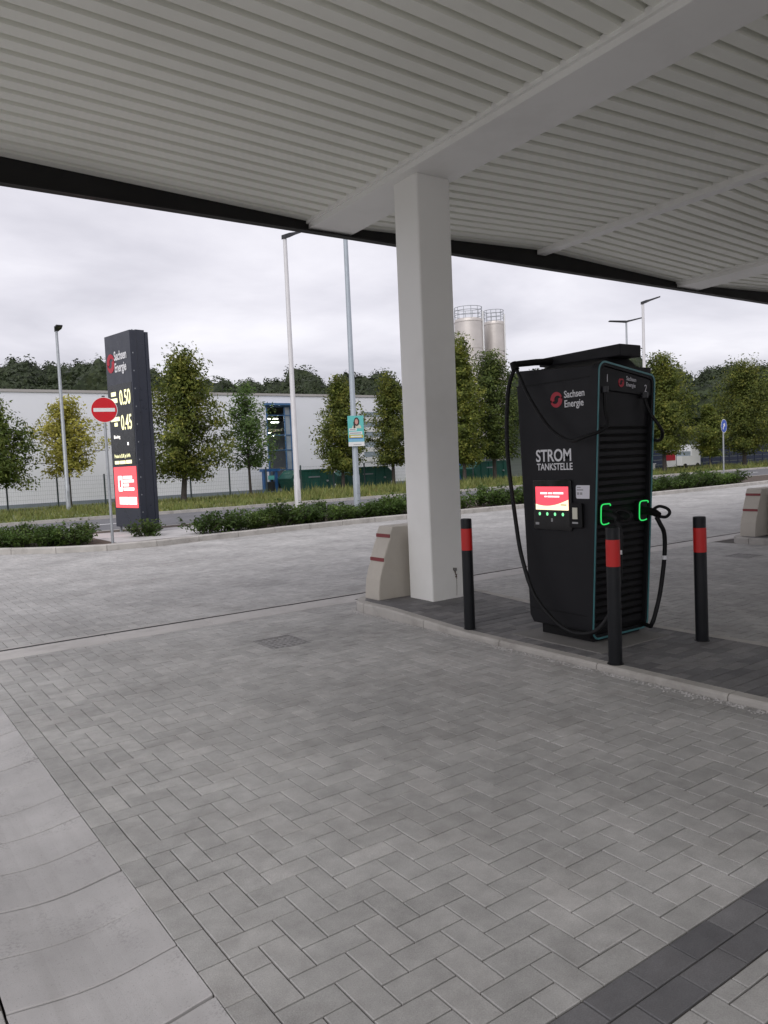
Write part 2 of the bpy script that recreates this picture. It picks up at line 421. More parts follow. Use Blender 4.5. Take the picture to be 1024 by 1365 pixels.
def lay(bricks, mat, parent, zf=lambda x, y: 0., limit=300, name='paver'):
    """the `limit` nearest visible bricks become single parts, the rest one joined part"""
    b = [q for q in bricks]
    b.sort(key=lambda q: (not in_view((q[0]+q[1])/2, (q[2]+q[3])/2), (q[0]+q[1])**2+(q[2]+q[3])**2))
    off = wloc(parent)
    for q in b[:limit]:
        x, y = (q[0]+q[1])/2, (q[2]+q[3])/2
        o = bpy.data.objects.new(name, paver_mesh(q[1]-q[0], q[3]-q[2], mat)); col.objects.link(o); o.parent = parent
        o.location = (x-off.x, y-off.y, zf(x, y)+rng.gauss(0, .0006)-off.z)
        e_ = .01; sx = (zf(x+e_, y)-zf(x-e_, y))/(2*e_); sy = (zf(x, y+e_)-zf(x, y-e_))/(2*e_)
        o.rotation_euler = (rng.gauss(0, .0035)+math.atan(sy), rng.gauss(0, .0035)-math.atan(sx), rng.gauss(0, .004))
    rest = b[limit:]
    if not rest: return
    V0, F0 = paver_geo(1, 1); F0 = np.array(F0)
    vs = np.zeros((len(rest), 12, 3), np.float32)
    for i, q in enumerate(rest):
        V, _ = paver_geo(q[1]-q[0], q[3]-q[2]); v = np.array(V)
        x, y = (q[0]+q[1])/2, (q[2]+q[3])/2
        tx, ty, dz, rz = rng.gauss(0, .0035), rng.gauss(0, .0035), rng.gauss(0, .0006), rng.gauss(0, .004)
        vx, vy = v[:, 0]-v[:, 1]*rz, v[:, 1]+v[:, 0]*rz
        zz = np.array([zf(x+a, y+c) for a, c in zip(vx, vy)]) if mat == 'island_paver' else zf(x, y)
        vs[i, :, 0] = x+vx; vs[i, :, 1] = y+vy; vs[i, :, 2] = zz+dz+v[:, 2]+v[:, 0]*tx+v[:, 1]*ty
    fs = (np.arange(len(rest))[:, None, None]*12+F0[None]).reshape(-1, 4)
    o = np_mesh(name+'s', vs.reshape(-1, 3)-np.array(off, np.float32), fs, mat, parent); o['kind'] = 'stuff'
DRY0, DRY1 = 7.22, 7.70
bricks = rows(.80, .905, 0, DRY0, 'y', .105) + herring(.905, IX0, 1.425, DRY0) + herring(.905, IX0, -2, 1.218)
bricks += herring(IX0, IX1, IYN-.5, DRY0)+herring(IX1, IX0+PITCH_B, -1, DRY0) + herring(-3, .285, 0, DRY0)
far = [b for b in herring(-2.5, 40, DRY1+.005, 24) if (b[2]+b[3])/2 < kerb_y((b[0]+b[1])/2)+.06 and in_view((b[0]+b[1])/2, (b[2]+b[3])/2, 1.25)]
near2 = [b for b in herring(IX1+PITCH_B, 22, 3, DRY0) if in_view((b[0]+b[1])/2, (b[2]+b[3])/2, 1.3)]
# openings for the two access covers
COV = [(2.93, 3.30, 5.86, 6.28), (10.2, 10.62, 5.78, 6.16)]
def cut(b, holes=COV):
    for c in holes:
        if b[1] > c[0] and b[0] < c[1] and b[3] > c[2] and b[2] < c[3]:
            m0, m1 = max(b[0], c[0]), min(b[1], c[1])
            pcs = [(b[0], c[0], b[2], b[3]), (c[1], b[1], b[2], b[3]), (m0, m1, b[2], c[2]), (m0, m1, c[3], b[3])]
            return [p for p in pcs if p[1]-p[0] > .012 and p[3]-p[2] > .012]
    return [b]
bricks = [q for b in bricks for q in cut(b)]
lay(bricks+near2+far, 'paver', paving)
strip = MB().add([(.905, 1.218, -.0075), (IX0, 1.218, -.0075), (IX0, 1.425, -.0075), (.905, 1.425, -.0075)], [(0, 1, 2, 3)]).build('paving_border', 'joint_sand')
tag(strip, 'double row of dark anthracite blocks crossing the paving', kind='structure')
lay(rows(.905, IX0, 1.220, 1.424, 'x', .102, .204), 'anthracite_paver', strip)
for i, c in enumerate(COV):
    cv = thing('access_cover', ['dark square access cover set in the paving left of the island', 'dark access cover set in the paving between the two islands'][i], 'access cover', ((c[0]+c[1])/2, (c[2]+c[3])/2, 0), group='access covers in the paving')
    MB().ring(rrect(c[0], c[1], c[2], c[3], .008, 2), rrect(c[0]+.02, c[1]-.02, c[2]+.02, c[3]-.02, .006, 2), lambda a, b: (a, b, -.02), lambda a, b: (a, b, .001)).build('cover_frame', 'cast_iron', cv)
    mb = MB().box(c[0]+.024, c[1]-.024, c[2]+.024, c[3]-.024, -.02, -.003)
    for a in range(6):
        for b in range(6):
            x = c[0]+.05+a*(c[1]-c[0]-.1)/5; y = c[2]+.05+b*(c[3]-c[2]-.1)/5
            mb.box(x-.012, x+.012, y-.012, y+.012, -.003, .0005)
    mb.build('cover_plate', 'cast_iron', cv)

# ---- dished gutter of concrete stones (left)
gut = MB().add([(.285, -2, -.045), (.80, -2, -.045), (.80, DRY0, -.045), (.285, DRY0, -.045)], [(0, 1, 2, 3)]).build('gutter', 'joint_sand')
tag(gut, 'dished concrete gutter along the left of the paving', kind='structure')
def gutter_mesh(ln):
    n = 10; V = []; F = []; x0, x1 = .003, .512
    def z(u): return -.026*math.sin(math.pi*u)**1.2
    for j, (y, dz) in enumerate(((0, -.03), (0, -.003), (.004, 0), (ln-.004, 0), (ln, -.003), (ln, -.03))):
        for i in range(n+1):
            u = i/n; V.append((x0+(x1-x0)*u, y, z(u)+dz))
    for j in range(5):
        for i in range(n): a = j*(n+1)+i; F.append((a, a+1, a+n+2, a+n+1))
    me = bpy.data.meshes.new('gutter_stone'); me.from_pydata(V, [], F); me.materials.append(M['gutter_concrete'])
    return me
gm = gutter_mesh(.296); y = 2.42-.304*14
while y < DRY0-.05:
    ln = min(.296, DRY0-y)
    o = bpy.data.objects.new('gutter_stone', gm if ln == .296 else gutter_mesh(ln)); col.objects.link(o); o.parent = gut
    o.location = (.286, y, rng.gauss(0, .0004)); o.rotation_euler = (rng.gauss(0, .001), 0, rng.gauss(0, .004)); y += .304

# ---- line drain with concrete surround
dr = MB().box(-4, 36, DRY1-.11, DRY1-.03, -.03, -.004).build('drain', 'slot_dark')
tag(dr, 'narrow slot drain with pale concrete edging across the forecourt', kind='structure')
x = -4.
while x < 36:
    MB().box(x+.002, x+.998, DRY0+.004, DRY1-.105, -.05, .001+rng.gauss(0, .0008)).build('edging_slab', 'drain_concrete', dr, bevel=.004, seg=1)
    MB().box(x+.002, x+.998, DRY1-.035, DRY1-.001, -.05, .0).build('edging_strip', 'drain_concrete', dr)
    x += 1.

# ---- islands
def zi(x, y):
    return .045+(.10-.045)*min(1, max(0, (y-5.0)/1.2))
def island(x0, name, label):
    x1 = x0+IX1-IX0
    base = MB()
    ys = [-8.4, 1, 3, 5.0, 5.4, 5.8, 6.2, IYN-.1]
    for a, b in zip(ys, ys[1:]):
        n = len(base.v)
        base.add([(x0+.1, a, zi(0, a)-.009), (x1-.1, a, zi(0, a)-.009), (x1-.1, b, zi(0, b)-.009), (x0+.1, b, zi(0, b)-.009)], [(0, 1, 2, 3)])
    o = base.build(name, 'joint_sand'); tag(o, label, kind='structure')
    # kerb stones down both sides and round the nose
    def stone(px, nm='kerb_stone'):   # px: list of (outer xy, inner xy)
        mb = MB(); n = len(px); V = []
        for (a, b) in px:
            za, zb = zi(*a), zi(*b)
            V += [(a[0], a[1], -.03), (a[0], a[1], za-.016), (a[0]+(b[0]-a[0])*.16, a[1]+(b[1]-a[1])*.16, za), (b[0], b[1], zb), (b[0], b[1], -.03)]
        F = []
        for i in range(n-1):
            for k in range(4): q = i*5+k; F.append((q, q+1, q+6, q+5))
        F += [(0, 4, 3, 2, 1), tuple((n-1)*5+k for k in range(5))]
        mb.add(V, F); mb.build(nm, 'kerb_concrete', o, bevel=.003, seg=1)
    g_ = .003
    for side in (0, 1):
        yy = IYN-.42
        while yy > -8:
            ya, yb = yy-g_, yy-1.0+g_
            if side == 0: px = [((x0, q), (x0+.1, q)) for q in np.linspace(ya, yb, 6)]
            else: px = [((x1, q), (x1-.1, q)) for q in np.linspace(ya, yb, 6)]
            stone(px); yy -= 1.0
    cx = (x0+x1)/2; rc = .42
    def nose(u):   # u 0..1 round the nose from left to right with two quarter bends
        L1 = math.pi/2*rc; L2 = x1-x0-2*rc; T = 2*L1+L2; d = u*T
        if d < L1: a = d/rc; return ((x0+rc-rc*math.cos(a), IYN-rc+rc*math.sin(a)), (-math.cos(a), math.sin(a)))
        if d < L1+L2: return ((x0+rc+d-L1, IYN), (0, 1))
        a = (d-L1-L2)/rc; return ((x1-rc+rc*math.sin(a), IYN-rc+rc*math.cos(a)), (math.sin(a), math.cos(a)))
    K = 5
    for k in range(K):
        px = []
        for u in np.linspace(k/K+.002, (k+1)/K-.002, 8):
            p, nrm = nose(u); px.append((p, (p[0]-nrm[0]*.1, p[1]-nrm[1]*.1)))
        stone(px)
    return o, x0, x1
isl, a0, a1 = island(IX0, 'island', 'charging island paved in dark blocks with a pale kerb')
def on_island(b, x0, x1):
    cx, cy = (b[0]+b[1])/2, (b[2]+b[3])/2; rc = .33
    if cy > IYN-.42:
        for (qx, s) in ((x0+.42, -1), (x1-.42, 1)):
            if (cx-qx)*s > 0 and math.hypot(cx-qx, cy-(IYN-.42)) > rc: return False
    return True
PL = (4.57, 5.42, 3.74, 4.68)   # concrete base slab under the charger
br = [q for b in rows(a0+.1, a1-.1, 0, IYN-.1, 'x', .102, .204) if on_island(b, a0, a1) for q in cut(b, [PL])]
lay(br, 'island_paver', isl, zi)
MB().box(PL[0], PL[1], PL[2], PL[3], -.02, .052).build('base_slab', 'slab_concrete', isl, bevel=.006)
isl2, c0, c1 = island(IX0+PITCH_B, 'island', 'second charging island at the right edge, kerbed in concrete')
br = [b for b in rows(c0+.1, c1-.1, 3, IYN-.1, 'x', .102, .204) if on_island(b, c0, c1)]
lay(br, 'island_paver', isl2, zi, limit=150)
# sand and grit swept against the island kerb
gb = MB()
for k in range(1500):
    yy = rng.uniform(1.2, 6.9); xx = IX0-.012-abs(rng.gauss(0, .035)); s_ = rng.uniform(.003, .011)
    if yy > 6.6: xx += (yy-6.6)**2*1.2
    if rng.random() < .35+.65*abs(math.sin(yy*5.1+math.sin(yy*13))):
        a = rng.uniform(0, 6.28); c_, d_ = math.cos(a)*s_, math.sin(a)*s_
        gb.add([(xx-c_, yy-d_, .0), (xx+d_, yy-c_, .0), (xx+c_, yy+d_, 0), (xx-d_, yy+c_, 0), (xx, yy, s_*.8)], [(0, 1, 4), (1, 2, 4), (2, 3, 4), (3, 0, 4)])
o = gb.build('grit', 'concrete'); tag(o, 'loose sandy grit along the foot of the island kerb', 'grit', kind='stuff')

# ---- far kerb, planting bed, road, verge
def resample(P, step):
    out = [P[0]]; acc = 0
    for (a, b), (c, d) in zip(P, P[1:]):
        L = math.hypot(c-a, d-b); t = step-acc
        while t < L: out.append((a+(c-a)*t/L, b+(d-b)*t/L)); t += step
        acc = L-(t-step)
    return out
bedp = [(x, y+.08) for x, y in KERB[2:-1]]+[(40, 20.45), (.5, 20.45)]
bed = MB().add([(x, y, .075) for x, y in bedp], [tuple(range(len(bedp)))]).build('planting_bed', 'soil'); tag(bed, 'bare soil bed behind the far kerb', kind='structure')
kerb = MB().add([(x, y+.02, -.004) for x, y in KERB]+[(x, y+.1, -.004) for x, y in reversed(KERB)], [(i, i+1, 2*len(KERB)-2-i, 2*len(KERB)-1-i) for i in range(len(KERB)-1)]).build('kerb', 'joint_sand')
tag(kerb, 'pale concrete kerb between forecourt and planting bed', kind='structure')
KP = resample(KERB, 1.0)
for (a, b), (c, d) in zip(KP, KP[1:]):
    L = math.hypot(c-a, d-b); tx, ty = (c-a)/L, (d-b)/L; nx, ny = -ty, tx; q = .006; zt = .125+rng.gauss(0, .002)
    V = []
    for (px, py) in ((a+tx*q, b+ty*q), (c-tx*q, d-ty*q)):
        V += [(px, py, -.02), (px, py, zt-.02), (px+nx*.025, py+ny*.025, zt), (px+nx*.14, py+ny*.14, zt), (px+nx*.14, py+ny*.14, -.02)]
    MB().add(V, [(k, k+1, k+6, k+5) for k in range(4)]+[(0, 4, 3, 2, 1), (5, 6, 7, 8, 9)]).build('kerb_stone', 'kerb_concrete', kerb)
RY0, RY1 = 20.6, 27.6
road = MB().add([(-200, RY0, -.02), (260, RY0, -.02), (260, RY1, -.02), (-200, RY1, -.02)], [(0, 1, 2, 3)])
road = road.build('road', 'asphalt'); tag(road, 'grey asphalt road beyond the planting bed', kind='structure')
for k in range(-2, 22):
    x = 5.6+k*6
    MB().box(x, x+1.6 if k == 0 else x+3, 24.55, 24.67, -.03, -.014).build('lane_dash', 'road_paint', road)
MB().box(.5, 40, 20.46, 20.58, -.05, .08).build('roadside_kerb', 'kerb_concrete', road)
x = -20
while x < 90:
    MB().box(x+.006, x+.994, RY1, RY1+.15, -.05, .085+rng.gauss(0, .003)).build('kerb_stone', 'kerb_concrete', road); x += 1
vg = MB()
prof = [(RY1+.15, .075), (RY1+1.2, .09), (33, .05), (38, .0), (41, -.03), (44.2, -.05), (60, -.06)]
for (a, za), (b, zb) in zip(prof, prof[1:]):
    vg.add([(-200, a, za), (260, a, za), (260, b, zb), (-200, b, zb)], [(0, 1, 2, 3)])
vg = vg.build('verge', 'verge_soil'); tag(vg, 'rough grass verge on the far side of the road', kind='structure')
def verge_z(y):
    for (a, za), (b, zb) in zip(prof, prof[1:]):
        if a <= y <= b: return za+(zb-za)*(y-a)/(b-a)
    return 0
def blades(n, xr, yr, hmin, hmax, tall=None):
    V = np.zeros((n, 3, 3), np.float32)
    xs = nrg.uniform(*xr, n); ys = yr[0]+(yr[1]-yr[0])*nrg.random(n)**1.3
    clump = .6+.8*(np.sin(xs*.9+np.sin(ys*1.7)*2)+np.sin(xs*2.3+1.3))*.25+.25
    h = nrg.uniform(hmin, hmax, n)*np.clip(clump, .3, 1.5); wd = nrg.uniform(.02, .05, n)
    a = nrg.uniform(0, 2*np.pi, n); z = np.array([verge_z(q) for q in ys])-.01
    lx, ly = nrg.normal(0, .3, n)*h, nrg.normal(0, .3, n)*h
    V[:, 0] = np.stack([xs-np.cos(a)*wd, ys-np.sin(a)*wd, z], 1); V[:, 1] = np.stack([xs+np.cos(a)*wd, ys+np.sin(a)*wd, z], 1)
    V[:, 2] = np.stack([xs+lx, ys+ly, z+h], 1)
    return V.reshape(-1, 3)
gv = np.concatenate([blades(26000, (2, 60), (RY1+.2, 39.5), .08, .26), blades(2600, (17, 34), (29, 39), .2, .55), blades(1500, (34, 60), (28, 33), .2, .55)])
gr = np_mesh('grass', gv, np.arange(len(gv)).reshape(-1, 3), 'grass_blade'); tag(gr, 'dry yellow green grass growing on the roadside verge', 'grass', kind='stuff')

# ---- wooded hill
hill = MB(); az0, az1 = R(-12), R(80); nA = 46
rad = [(60, -.1), (100, 1.2), (128, 6.5), (150, 11), (175, 13.2), (230, 12)]
def hs(a): return (1.18-.46*max(0, min(1, (a-R(14))/R(46))))*(1+.06*math.sin(a*9)+.04*math.sin(a*23+1))
for i in range(nA+1):
    a = az0+(az1-az0)*i/nA; s_ = hs(a)
    for r, z in rad: hill.v.append((r*math.sin(a), r*math.cos(a), z*s_ if z > 0 else z))
for i in range(nA):
    for k in range(len(rad)-1): q = i*len(rad)+k; hill.f.append((q, q+1, q+len(rad)+1, q+len(rad)))
hl = hill.build('hill', 'forest_floor', smooth=True); tag(hl, 'low hill behind the industrial hall', kind='structure')
def hill_z(r, a):
    s_ = hs(a)
    for (r0, z0), (r1, z1) in zip(rad, rad[1:]):
        if r0 <= r <= r1:
            z = z0+(z1-z0)*(r-r0)/(r1-r0); return z*s_ if z > 0 else z
    return 0
def leaf_quads(C, Nn, size, nr):
    """C centres (n,3), Nn normals-ish, size array -> rhombic leaves"""
    n = len(C)
    t = nr.normal(size=(n, 3)); t /= np.linalg.norm(t, axis=1)[:, None]
    u = np.cross(Nn, t); u /= (np.linalg.norm(u, axis=1)[:, None]+1e-9); v = np.cross(Nn, u); v /= (np.linalg.norm(v, axis=1)[:, None]+1e-9)
    s = size[:, None]; V = np.zeros((n, 4, 3), np.float32)
    V[:, 0] = C-u*s; V[:, 1] = C-v*s*.48+Nn*s*.12; V[:, 2] = C+u*s; V[:, 3] = C+v*s*.48+Nn*s*.12
    return V.reshape(-1, 3)
def quad_idx(n): return np.arange(n*4).reshape(-1, 4)
allv = []
fr_ = np.random.default_rng(5)
for r in (120, 128, 136, 144, 152, 160, 168, 176):
    na = int(r*(az1-az0)/5.6)
    for i in range(na):
        a = az0+(az1-az0)*(i+fr_.uniform(-.4, .4))/na; rr = r+fr_.uniform(-4, 4)
        if not (R(3) < a < R(67)): continue
        x, y = rr*math.sin(a), rr*math.cos(a)
        hh = fr_.uniform(5.0, 8.6)*(1.28 if fr_.random() < .10 else 1); rx = hh*fr_.uniform(.40, .56); nl = 620
        d = fr_.normal(size=(nl, 3)); d[:, 1] -= .25*0; d /= np.linalg.norm(d, axis=1)[:, None]; d[:, 2] = np.where(d[:, 2] < -.35, -d[:, 2], d[:, 2])
        ph = fr_.uniform(0, 6, 3)
        lob = 1+.16*np.sin(d[:, 0]*6+ph[0])*np.cos(d[:, 1]*5+ph[1])+.12*np.sin(d[:, 2]*8+ph[2]+d[:, 0]*4)
        Cc = np.array([x, y, hill_z(rr, a)+hh*.52])+d*np.array([rx, rx, hh*.5])*(fr_.uniform(.74, .98, nl)*lob)[:, None]
        nn = d+fr_.normal(0, .3, (nl, 3)); nn /= np.linalg.norm(nn, axis=1)[:, None]
        allv.append(leaf_quads(Cc, nn, fr_.uniform(.20, .42, nl), fr_))
        la, lo = np.linspace(-.9, 1.45, 6), np.linspace(0, 2*np.pi, 9)
        gx = np.array([[(math.cos(p)*math.cos(q), math.cos(p)*math.sin(q), math.sin(p)) for q in lo] for p in la])
        gl = 1+.16*np.sin(gx[..., 0]*6+ph[0])*np.cos(gx[..., 1]*5+ph[1])+.12*np.sin(gx[..., 2]*8+ph[2]+gx[..., 0]*4)
        gx = np.array([x, y, hill_z(rr, a)+hh*.52])+gx*np.array([rx, rx, hh*.5])*(.80*gl)[..., None]
        allv.append(np.stack([gx[:-1, :-1], gx[:-1, 1:], gx[1:, 1:], gx[1:, :-1]], 2).reshape(-1, 3).astype(np.float32))
fv = np.concatenate(allv); fo = np_mesh('wood', fv, quad_idx(len(fv)//4), 'leaf_forest'); tag(fo, 'dark broadleaf wood covering the hill', 'wood', kind='stuff')

# ================================================================== CANOPY
BX0, BX1, YF = 4.79, 5.39, 8.09
XV = (BX0+BX1)/2
def zb(y): return 4.39-.0245*(y-6.2)
YS = -9.0
XW = -1.1
can = thing('canopy', 'white steel filling station canopy with ribbed ceiling, beams and black edge', 'canopy', (5.1, 6.3, 0))
def beam(x0, x1, drop0, drop1, name='beam', y0=YS, y1=YF-.002):
    p = []
    for dz in (drop0, drop1):
        for (x, y) in ((x0, y0), (x1, y0), (x1, y1), (x0, y1)): p.append((x, y, zb(y)+dz))
    o = MB().hexa(p).build(name, 'white_steel', can, bevel=.006); return o
for k in (0, 1, 2):
    b = beam(BX0+k*PITCH_B, BX1+k*PITCH_B, 0, .46)
    p = MB()
    for (xa, xb) in ((BX0-.035, BX0-.001), (BX1+.001, BX1+.035)):
        q = []
        for dz in (.055, .115):
            for (x, y) in ((xa, YS), (xb, YS), (xb, YF-.01), (xa, YF-.01)): q.append((x+k*PITCH_B, y, zb(y)+dz))
        p.hexa(q)
    p.build('beam_flange', 'white_steel', b)
RISE = .041
def dz_deck(x):
    k = round((x-XV)/PITCH_B)
    if x < XV: return .075+RISE*min(XV-x, 6.)
    return .075+RISE*abs(x-XV-k*PITCH_B)
PT = .1905
def deck(xa, xb):
    """trapezoidal sheet, ribs along X; profile runs along Y"""
    ys = []; y = YF-.01
    while y > YS:
        ys += [(y, 0), (y-.122, 0), (y-.131, .08), (y-.1815, .08)]; y -= PT
    ys.append((y, 0))
    V = []; F = []
    for x in (xa, xb):
        for (yy, h) in ys: V.append((x, yy, zb(yy)+dz_deck(x)+h))
    n = len(ys)
    F = [(i, i+1, n+i+1, n+i) for i in range(n-1)]
    MB().add(V, F).build('roof_sheet', 'deck_steel', can)
deck(XW, BX0+.02)
for k in range(0, 2):
    x0 = BX1-.02+k*PITCH_B; x1 = BX0+.02+(k+1)*PITCH_B; xm = XV+(k+.5)*PITCH_B
    deck(x0, xm); deck(xm, x1)
    beam(xm-.085, xm+.085, dz_deck(xm)-.07, dz_deck(xm)+.1, 'ridge_beam', YS, YF-.003)
deck(BX1-.02+2*PITCH_B, BX1+2*PITCH_B+3)
# plain cover above the ribs keeps daylight out
MB().box(XW, 23, YS, YF, 5.15, 5.2).build('roof_cover', 'fascia_black', can)
fz = zb(YF)-.035
MB().box(XW-.1, 23.1, YF, YF+.06, fz, 5.3).build('fascia', 'fascia_black', can, bevel=.004)
MB().box(XW-.1, 23.03, YF-.05, YF-.001, fz, fz+.018).build('fascia_lip', 'fascia_black', can)
MB().box(XW-.1, 23.1, YS-.06, YS, 4.45, 5.3).build('fascia', 'fascia_black', can)
MB().box(XW-.1, XW-.04, YS, YF, 4.45, 5.3).build('fascia', 'fascia_black', can)
MB().box(23.04, 23.1, YS, YF, 4.3, 5.3).build('fascia', 'fascia_black', can)
def column(x0, y0, zbase):
    z1 = zb(y0+.2)+.01
    o = MB().box(x0, x0+.43, y0, y0+.39, zbase-.03, z1).build('column', 'white_steel', can, bevel=.02, seg=3)
    return o
c1_ = column(4.89, 6.13, .095); column(4.89+PITCH_B, 6.13, .095); column(4.89, -7.2, .045); column(4.89+PITCH_B, -7.2, .045)
# rusty cable outlet and stain low on the column face
mb = MB()
for k in range(14):
    u = k/13; x = 5.196+.022*u+rng.gauss(0, .006); z = .405-.10*u+rng.gauss(0, .006); s_ = rng.uniform(.006, .013)*(1.25-.6*u)
    P = [(x+s_*math.cos(q)*rng.uniform(.6, 1.3), z+s_*math.sin(q)*rng.uniform(.7, 1.5)) for q in [j*math.pi/4 for j in range(8)]]
    mb.prism(P, lambda a, b: (a, 6.1295, b), lambda a, b: (a, 6.1265-.0001*k, b))
mb.tube([(5.215, 6.128, .31), (5.216, 6.128, .22), (5.212, 6.128, .12)], .0018, 6)
mb.build('rust_mark', 'rust', c1_)
MB().box(5.183, 5.205, 6.105, 6.13, .385, .415).build('bolt', 'cast_iron', c1_)

# ================================================================== OBJECTS
# ---- concrete impact guards
def guard(xo, label):
    rt = thing('impact_guard', label, 'impact guard', (5.05+xo, 6.78, .1), group='concrete impact guards at the island noses')
    L = [(4.545, .0), (4.548, .09), (4.565, .22), (4.60, .33), (4.632, .40), (4.635, .445), (4.685, .57), (4.722, .645), (4.725, .69), (4.75, .74), (4.762, .765)]
    cx = 5.06
    poly = L+[(2*cx-x, z) for x, z in reversed(L)]
    MB().prism(poly, lambda a, b: (a+xo, 6.60, b+.095), lambda a, b: (a+xo, 6.86, b+.095)).build('guard_block', 'guard_concrete', rt, bevel=.012, seg=2)
    for (xa, za, xb, zb_) in ((4.632, .405, 4.635, .442), (4.722, .650, 4.725, .687)):
        for s_ in (0, 1):
            f = (lambda x: x+xo) if not s_ else (lambda x: 2*cx-x+xo)
            MB().hexa([(f(xa-.006), 6.607, za+.095), (f(xa+.03), 6.607, za+.095), (f(xa+.03), 6.853, za+.095), (f(xa-.006), 6.853, za+.095),
                       (f(xb-.006), 6.607, zb_+.095), (f(xb+.03), 6.607, zb_+.095), (f(xb+.03), 6.853, zb_+.095), (f(xb-.006), 6.853, zb_+.095)]).build('red_stripe', 'guard_red', rt)
    return rt
guard(0, 'pale concrete impact guard with two red stripes beside the white column')
guard(PITCH_B, 'pale concrete impact guard with red stripes at the right edge of the picture')

# ---- bollards
def bollard(x, y, z, lean, label):
    rt = thing('bollard', label, 'bollard', (x, y, z), group='black bollards round the charger')
    rt.rotation_euler = (lean[0], lean[1], 0)
    r = .0485
    MB().tube([(0, 0, -.03), (0, 0, .965), (0, 0, .975), (0, 0, .978)], [r, r, r*.93, r*.6], 24).build('post', 'bollard_black', rt, smooth=True, world=False)
    MB().tube([(0, 0, .70), (0, 0, .89)], r+.0012, 24, cap=False).build('red_band', 'reflective_red', rt, smooth=True, world=False)
    MB().tube([(0, 0, -.002), (0, 0, .004)], [r+.012, r+.008], 20).build('foot_collar', 'rubber', rt, world=False)
bollard(4.465, 5.09, .047, (0, 0), 'black bollard with red band between white column and charger')
bollard(4.43, 3.50, .045, (.0, .0), 'black bollard with red band standing in front of the charger')
bollard(5.45, 3.47, .045, (.0, -.012), 'black bollard with red band alone to the right of the charger')

# ---- charging station
CX, CY = 4.74, 3.93
ch = thing('charging_station', 'tall black electric vehicle charging station with red screen and two cables', 'charging station', (CX, CY, .05))
def tfr(z): return .035-.125*(z-.10)/2.15        # front face leans forward towards the top (local t)
def L3(s, t, z): return (CX+s, CY+t, z)
S1 = .70; TB = .70
# body: side profile prism (t,z) extruded over s
prof_b = [(tfr(.14)+.03, .14), (TB-.04, .14), (TB, .20), (TB+.075, 2.12), (TB+.06, 2.145), (TB+.055, 2.26), (tfr(2.24)+.03, 2.215), (tfr(2.14)+.03, 2.14)]
MB().prism(prof_b, lambda t, z: L3(.004, t, z), lambda t, z: L3(S1-.004, t, z)).build('body', 'charger_black', ch, bevel=.012, seg=3)
MB().box(CX+.06, CX+S1-.06, CY+.07, CY+TB-.09, .045, .145).build('plinth', 'charger_dark', ch)
# groove lines on the visible side
MB().hexa([L3(.0005, .0, 2.128), L3(.006, .0, 2.128), L3(.006, TB+.07, 2.122), L3(.0005, TB+.07, 2.122), L3(.0005, .0, 2.136), L3(.006, .0, 2.136), L3(.006, TB+.07, 2.130), L3(.0005, TB+.07, 2.130)]).build('seam', 'charger_dark', ch)
MB().box(CX+.0005, CX+.006, CY+.05, CY+TB-.01, .262, .270).build('seam', 'grey_print' if False else 'charger_dark', ch)
# front frame ring, teal lit edge, recess
def fpt(off):
    return lambda s, z: L3(s, tfr(z)+off, z)
out_ = rrect(-.004, S1+.004, .075, 2.245, .075, 8, 2.165)
in1 = rrect(.018, S1-.018, .098, 2.222, .058, 8, 2.142)
in2 = rrect(.034, S1-.034, .114, 2.206, .045, 8, 2.126)
MB().ring(out_, in2, fpt(.05), fpt(-.004)).build('front_frame', 'charger_black', ch)
ta = rrect(.000, S1-.000, .079, 2.241, .072, 8, 2.161); tb_ = rrect(.013, S1-.013, .092, 2.228, .061, 8, 2.148)
MB().ring(ta, tb_, fpt(-.0035), fpt(-.010)).build('light_strip', 'teal_frame', ch)
MB().prism(in2, fpt(.035), fpt(.05)).build('recess_back', 'charger_dark', ch)
hd = [(.036, 2.03), (S1-.036, 1.985), (S1-.036, 2.085), (S1-.06, 2.12), (.07, 2.203), (.036, 2.17)]
hp = MB().prism(hd, fpt(.03), fpt(.004)).build('header_panel', 'charger_black', ch, bevel=.004)
for k in range(30):
    z = .19+k*.0565
    if z > 1.72: break
    MB().hexa([L3(.045, tfr(z)+.034, z), L3(S1-.045, tfr(z)+.034, z), L3(S1-.045, tfr(z)+.045, z), L3(.045, tfr(z)+.045, z),
               L3(.045, tfr(z)+.016, z+.030), L3(S1-.045, tfr(z)+.016, z+.030), L3(S1-.045, tfr(z)+.045, z+.038), L3(.045, tfr(z)+.045, z+.038)]).build('slat', 'charger_slat', ch)
def tmf(s, z, off=-.001):
    return frame((1, 0, 0), (0, -.058, 1), (s-0, tfr(z)+off, z-.05))
text('number', '1', .085, 'sticker', hp, tmf(.10, 2.085, .003), squeeze=.8)
text('number', '2', .085, 'sticker', hp, tmf(.575, 2.015, .003), squeeze=.8)
slope_f = lambda s, z: frame((1, 0, -.11), (0.0, -.058, 1), (s, tfr(z)+.003, z-.05))
text('lettering', 'Sachsen\nEnergie', .046, 'sticker', hp, slope_f(.345, 2.105), squeeze=.85)
def logo(parent, fn0, fn1, r, mat='red_print'):
    """round swirl mark: two interlocking hooks"""
    for k in range(2):
        a0 = R(200+180*k); P = []; Q = []; n = 16
        for i in range(n+1):
            u = i/n; a = a0-R(196)*u
            ro = r; ri = r*(.34+.50*u*u) if u > .0 else r*.34
            P.append((ro*math.cos(a), ro*math.sin(a))); Q.append((ri*math.cos(a), ri*math.sin(a)))
        MB().prism(P+Q[::-1], fn0, fn1).build('swirl', mat, parent)
lg = MB().prism([(.30, 2.05), (.335, 2.05), (.335, 2.05+.001), (.30, 2.051)], fpt(.004), fpt(.0035))
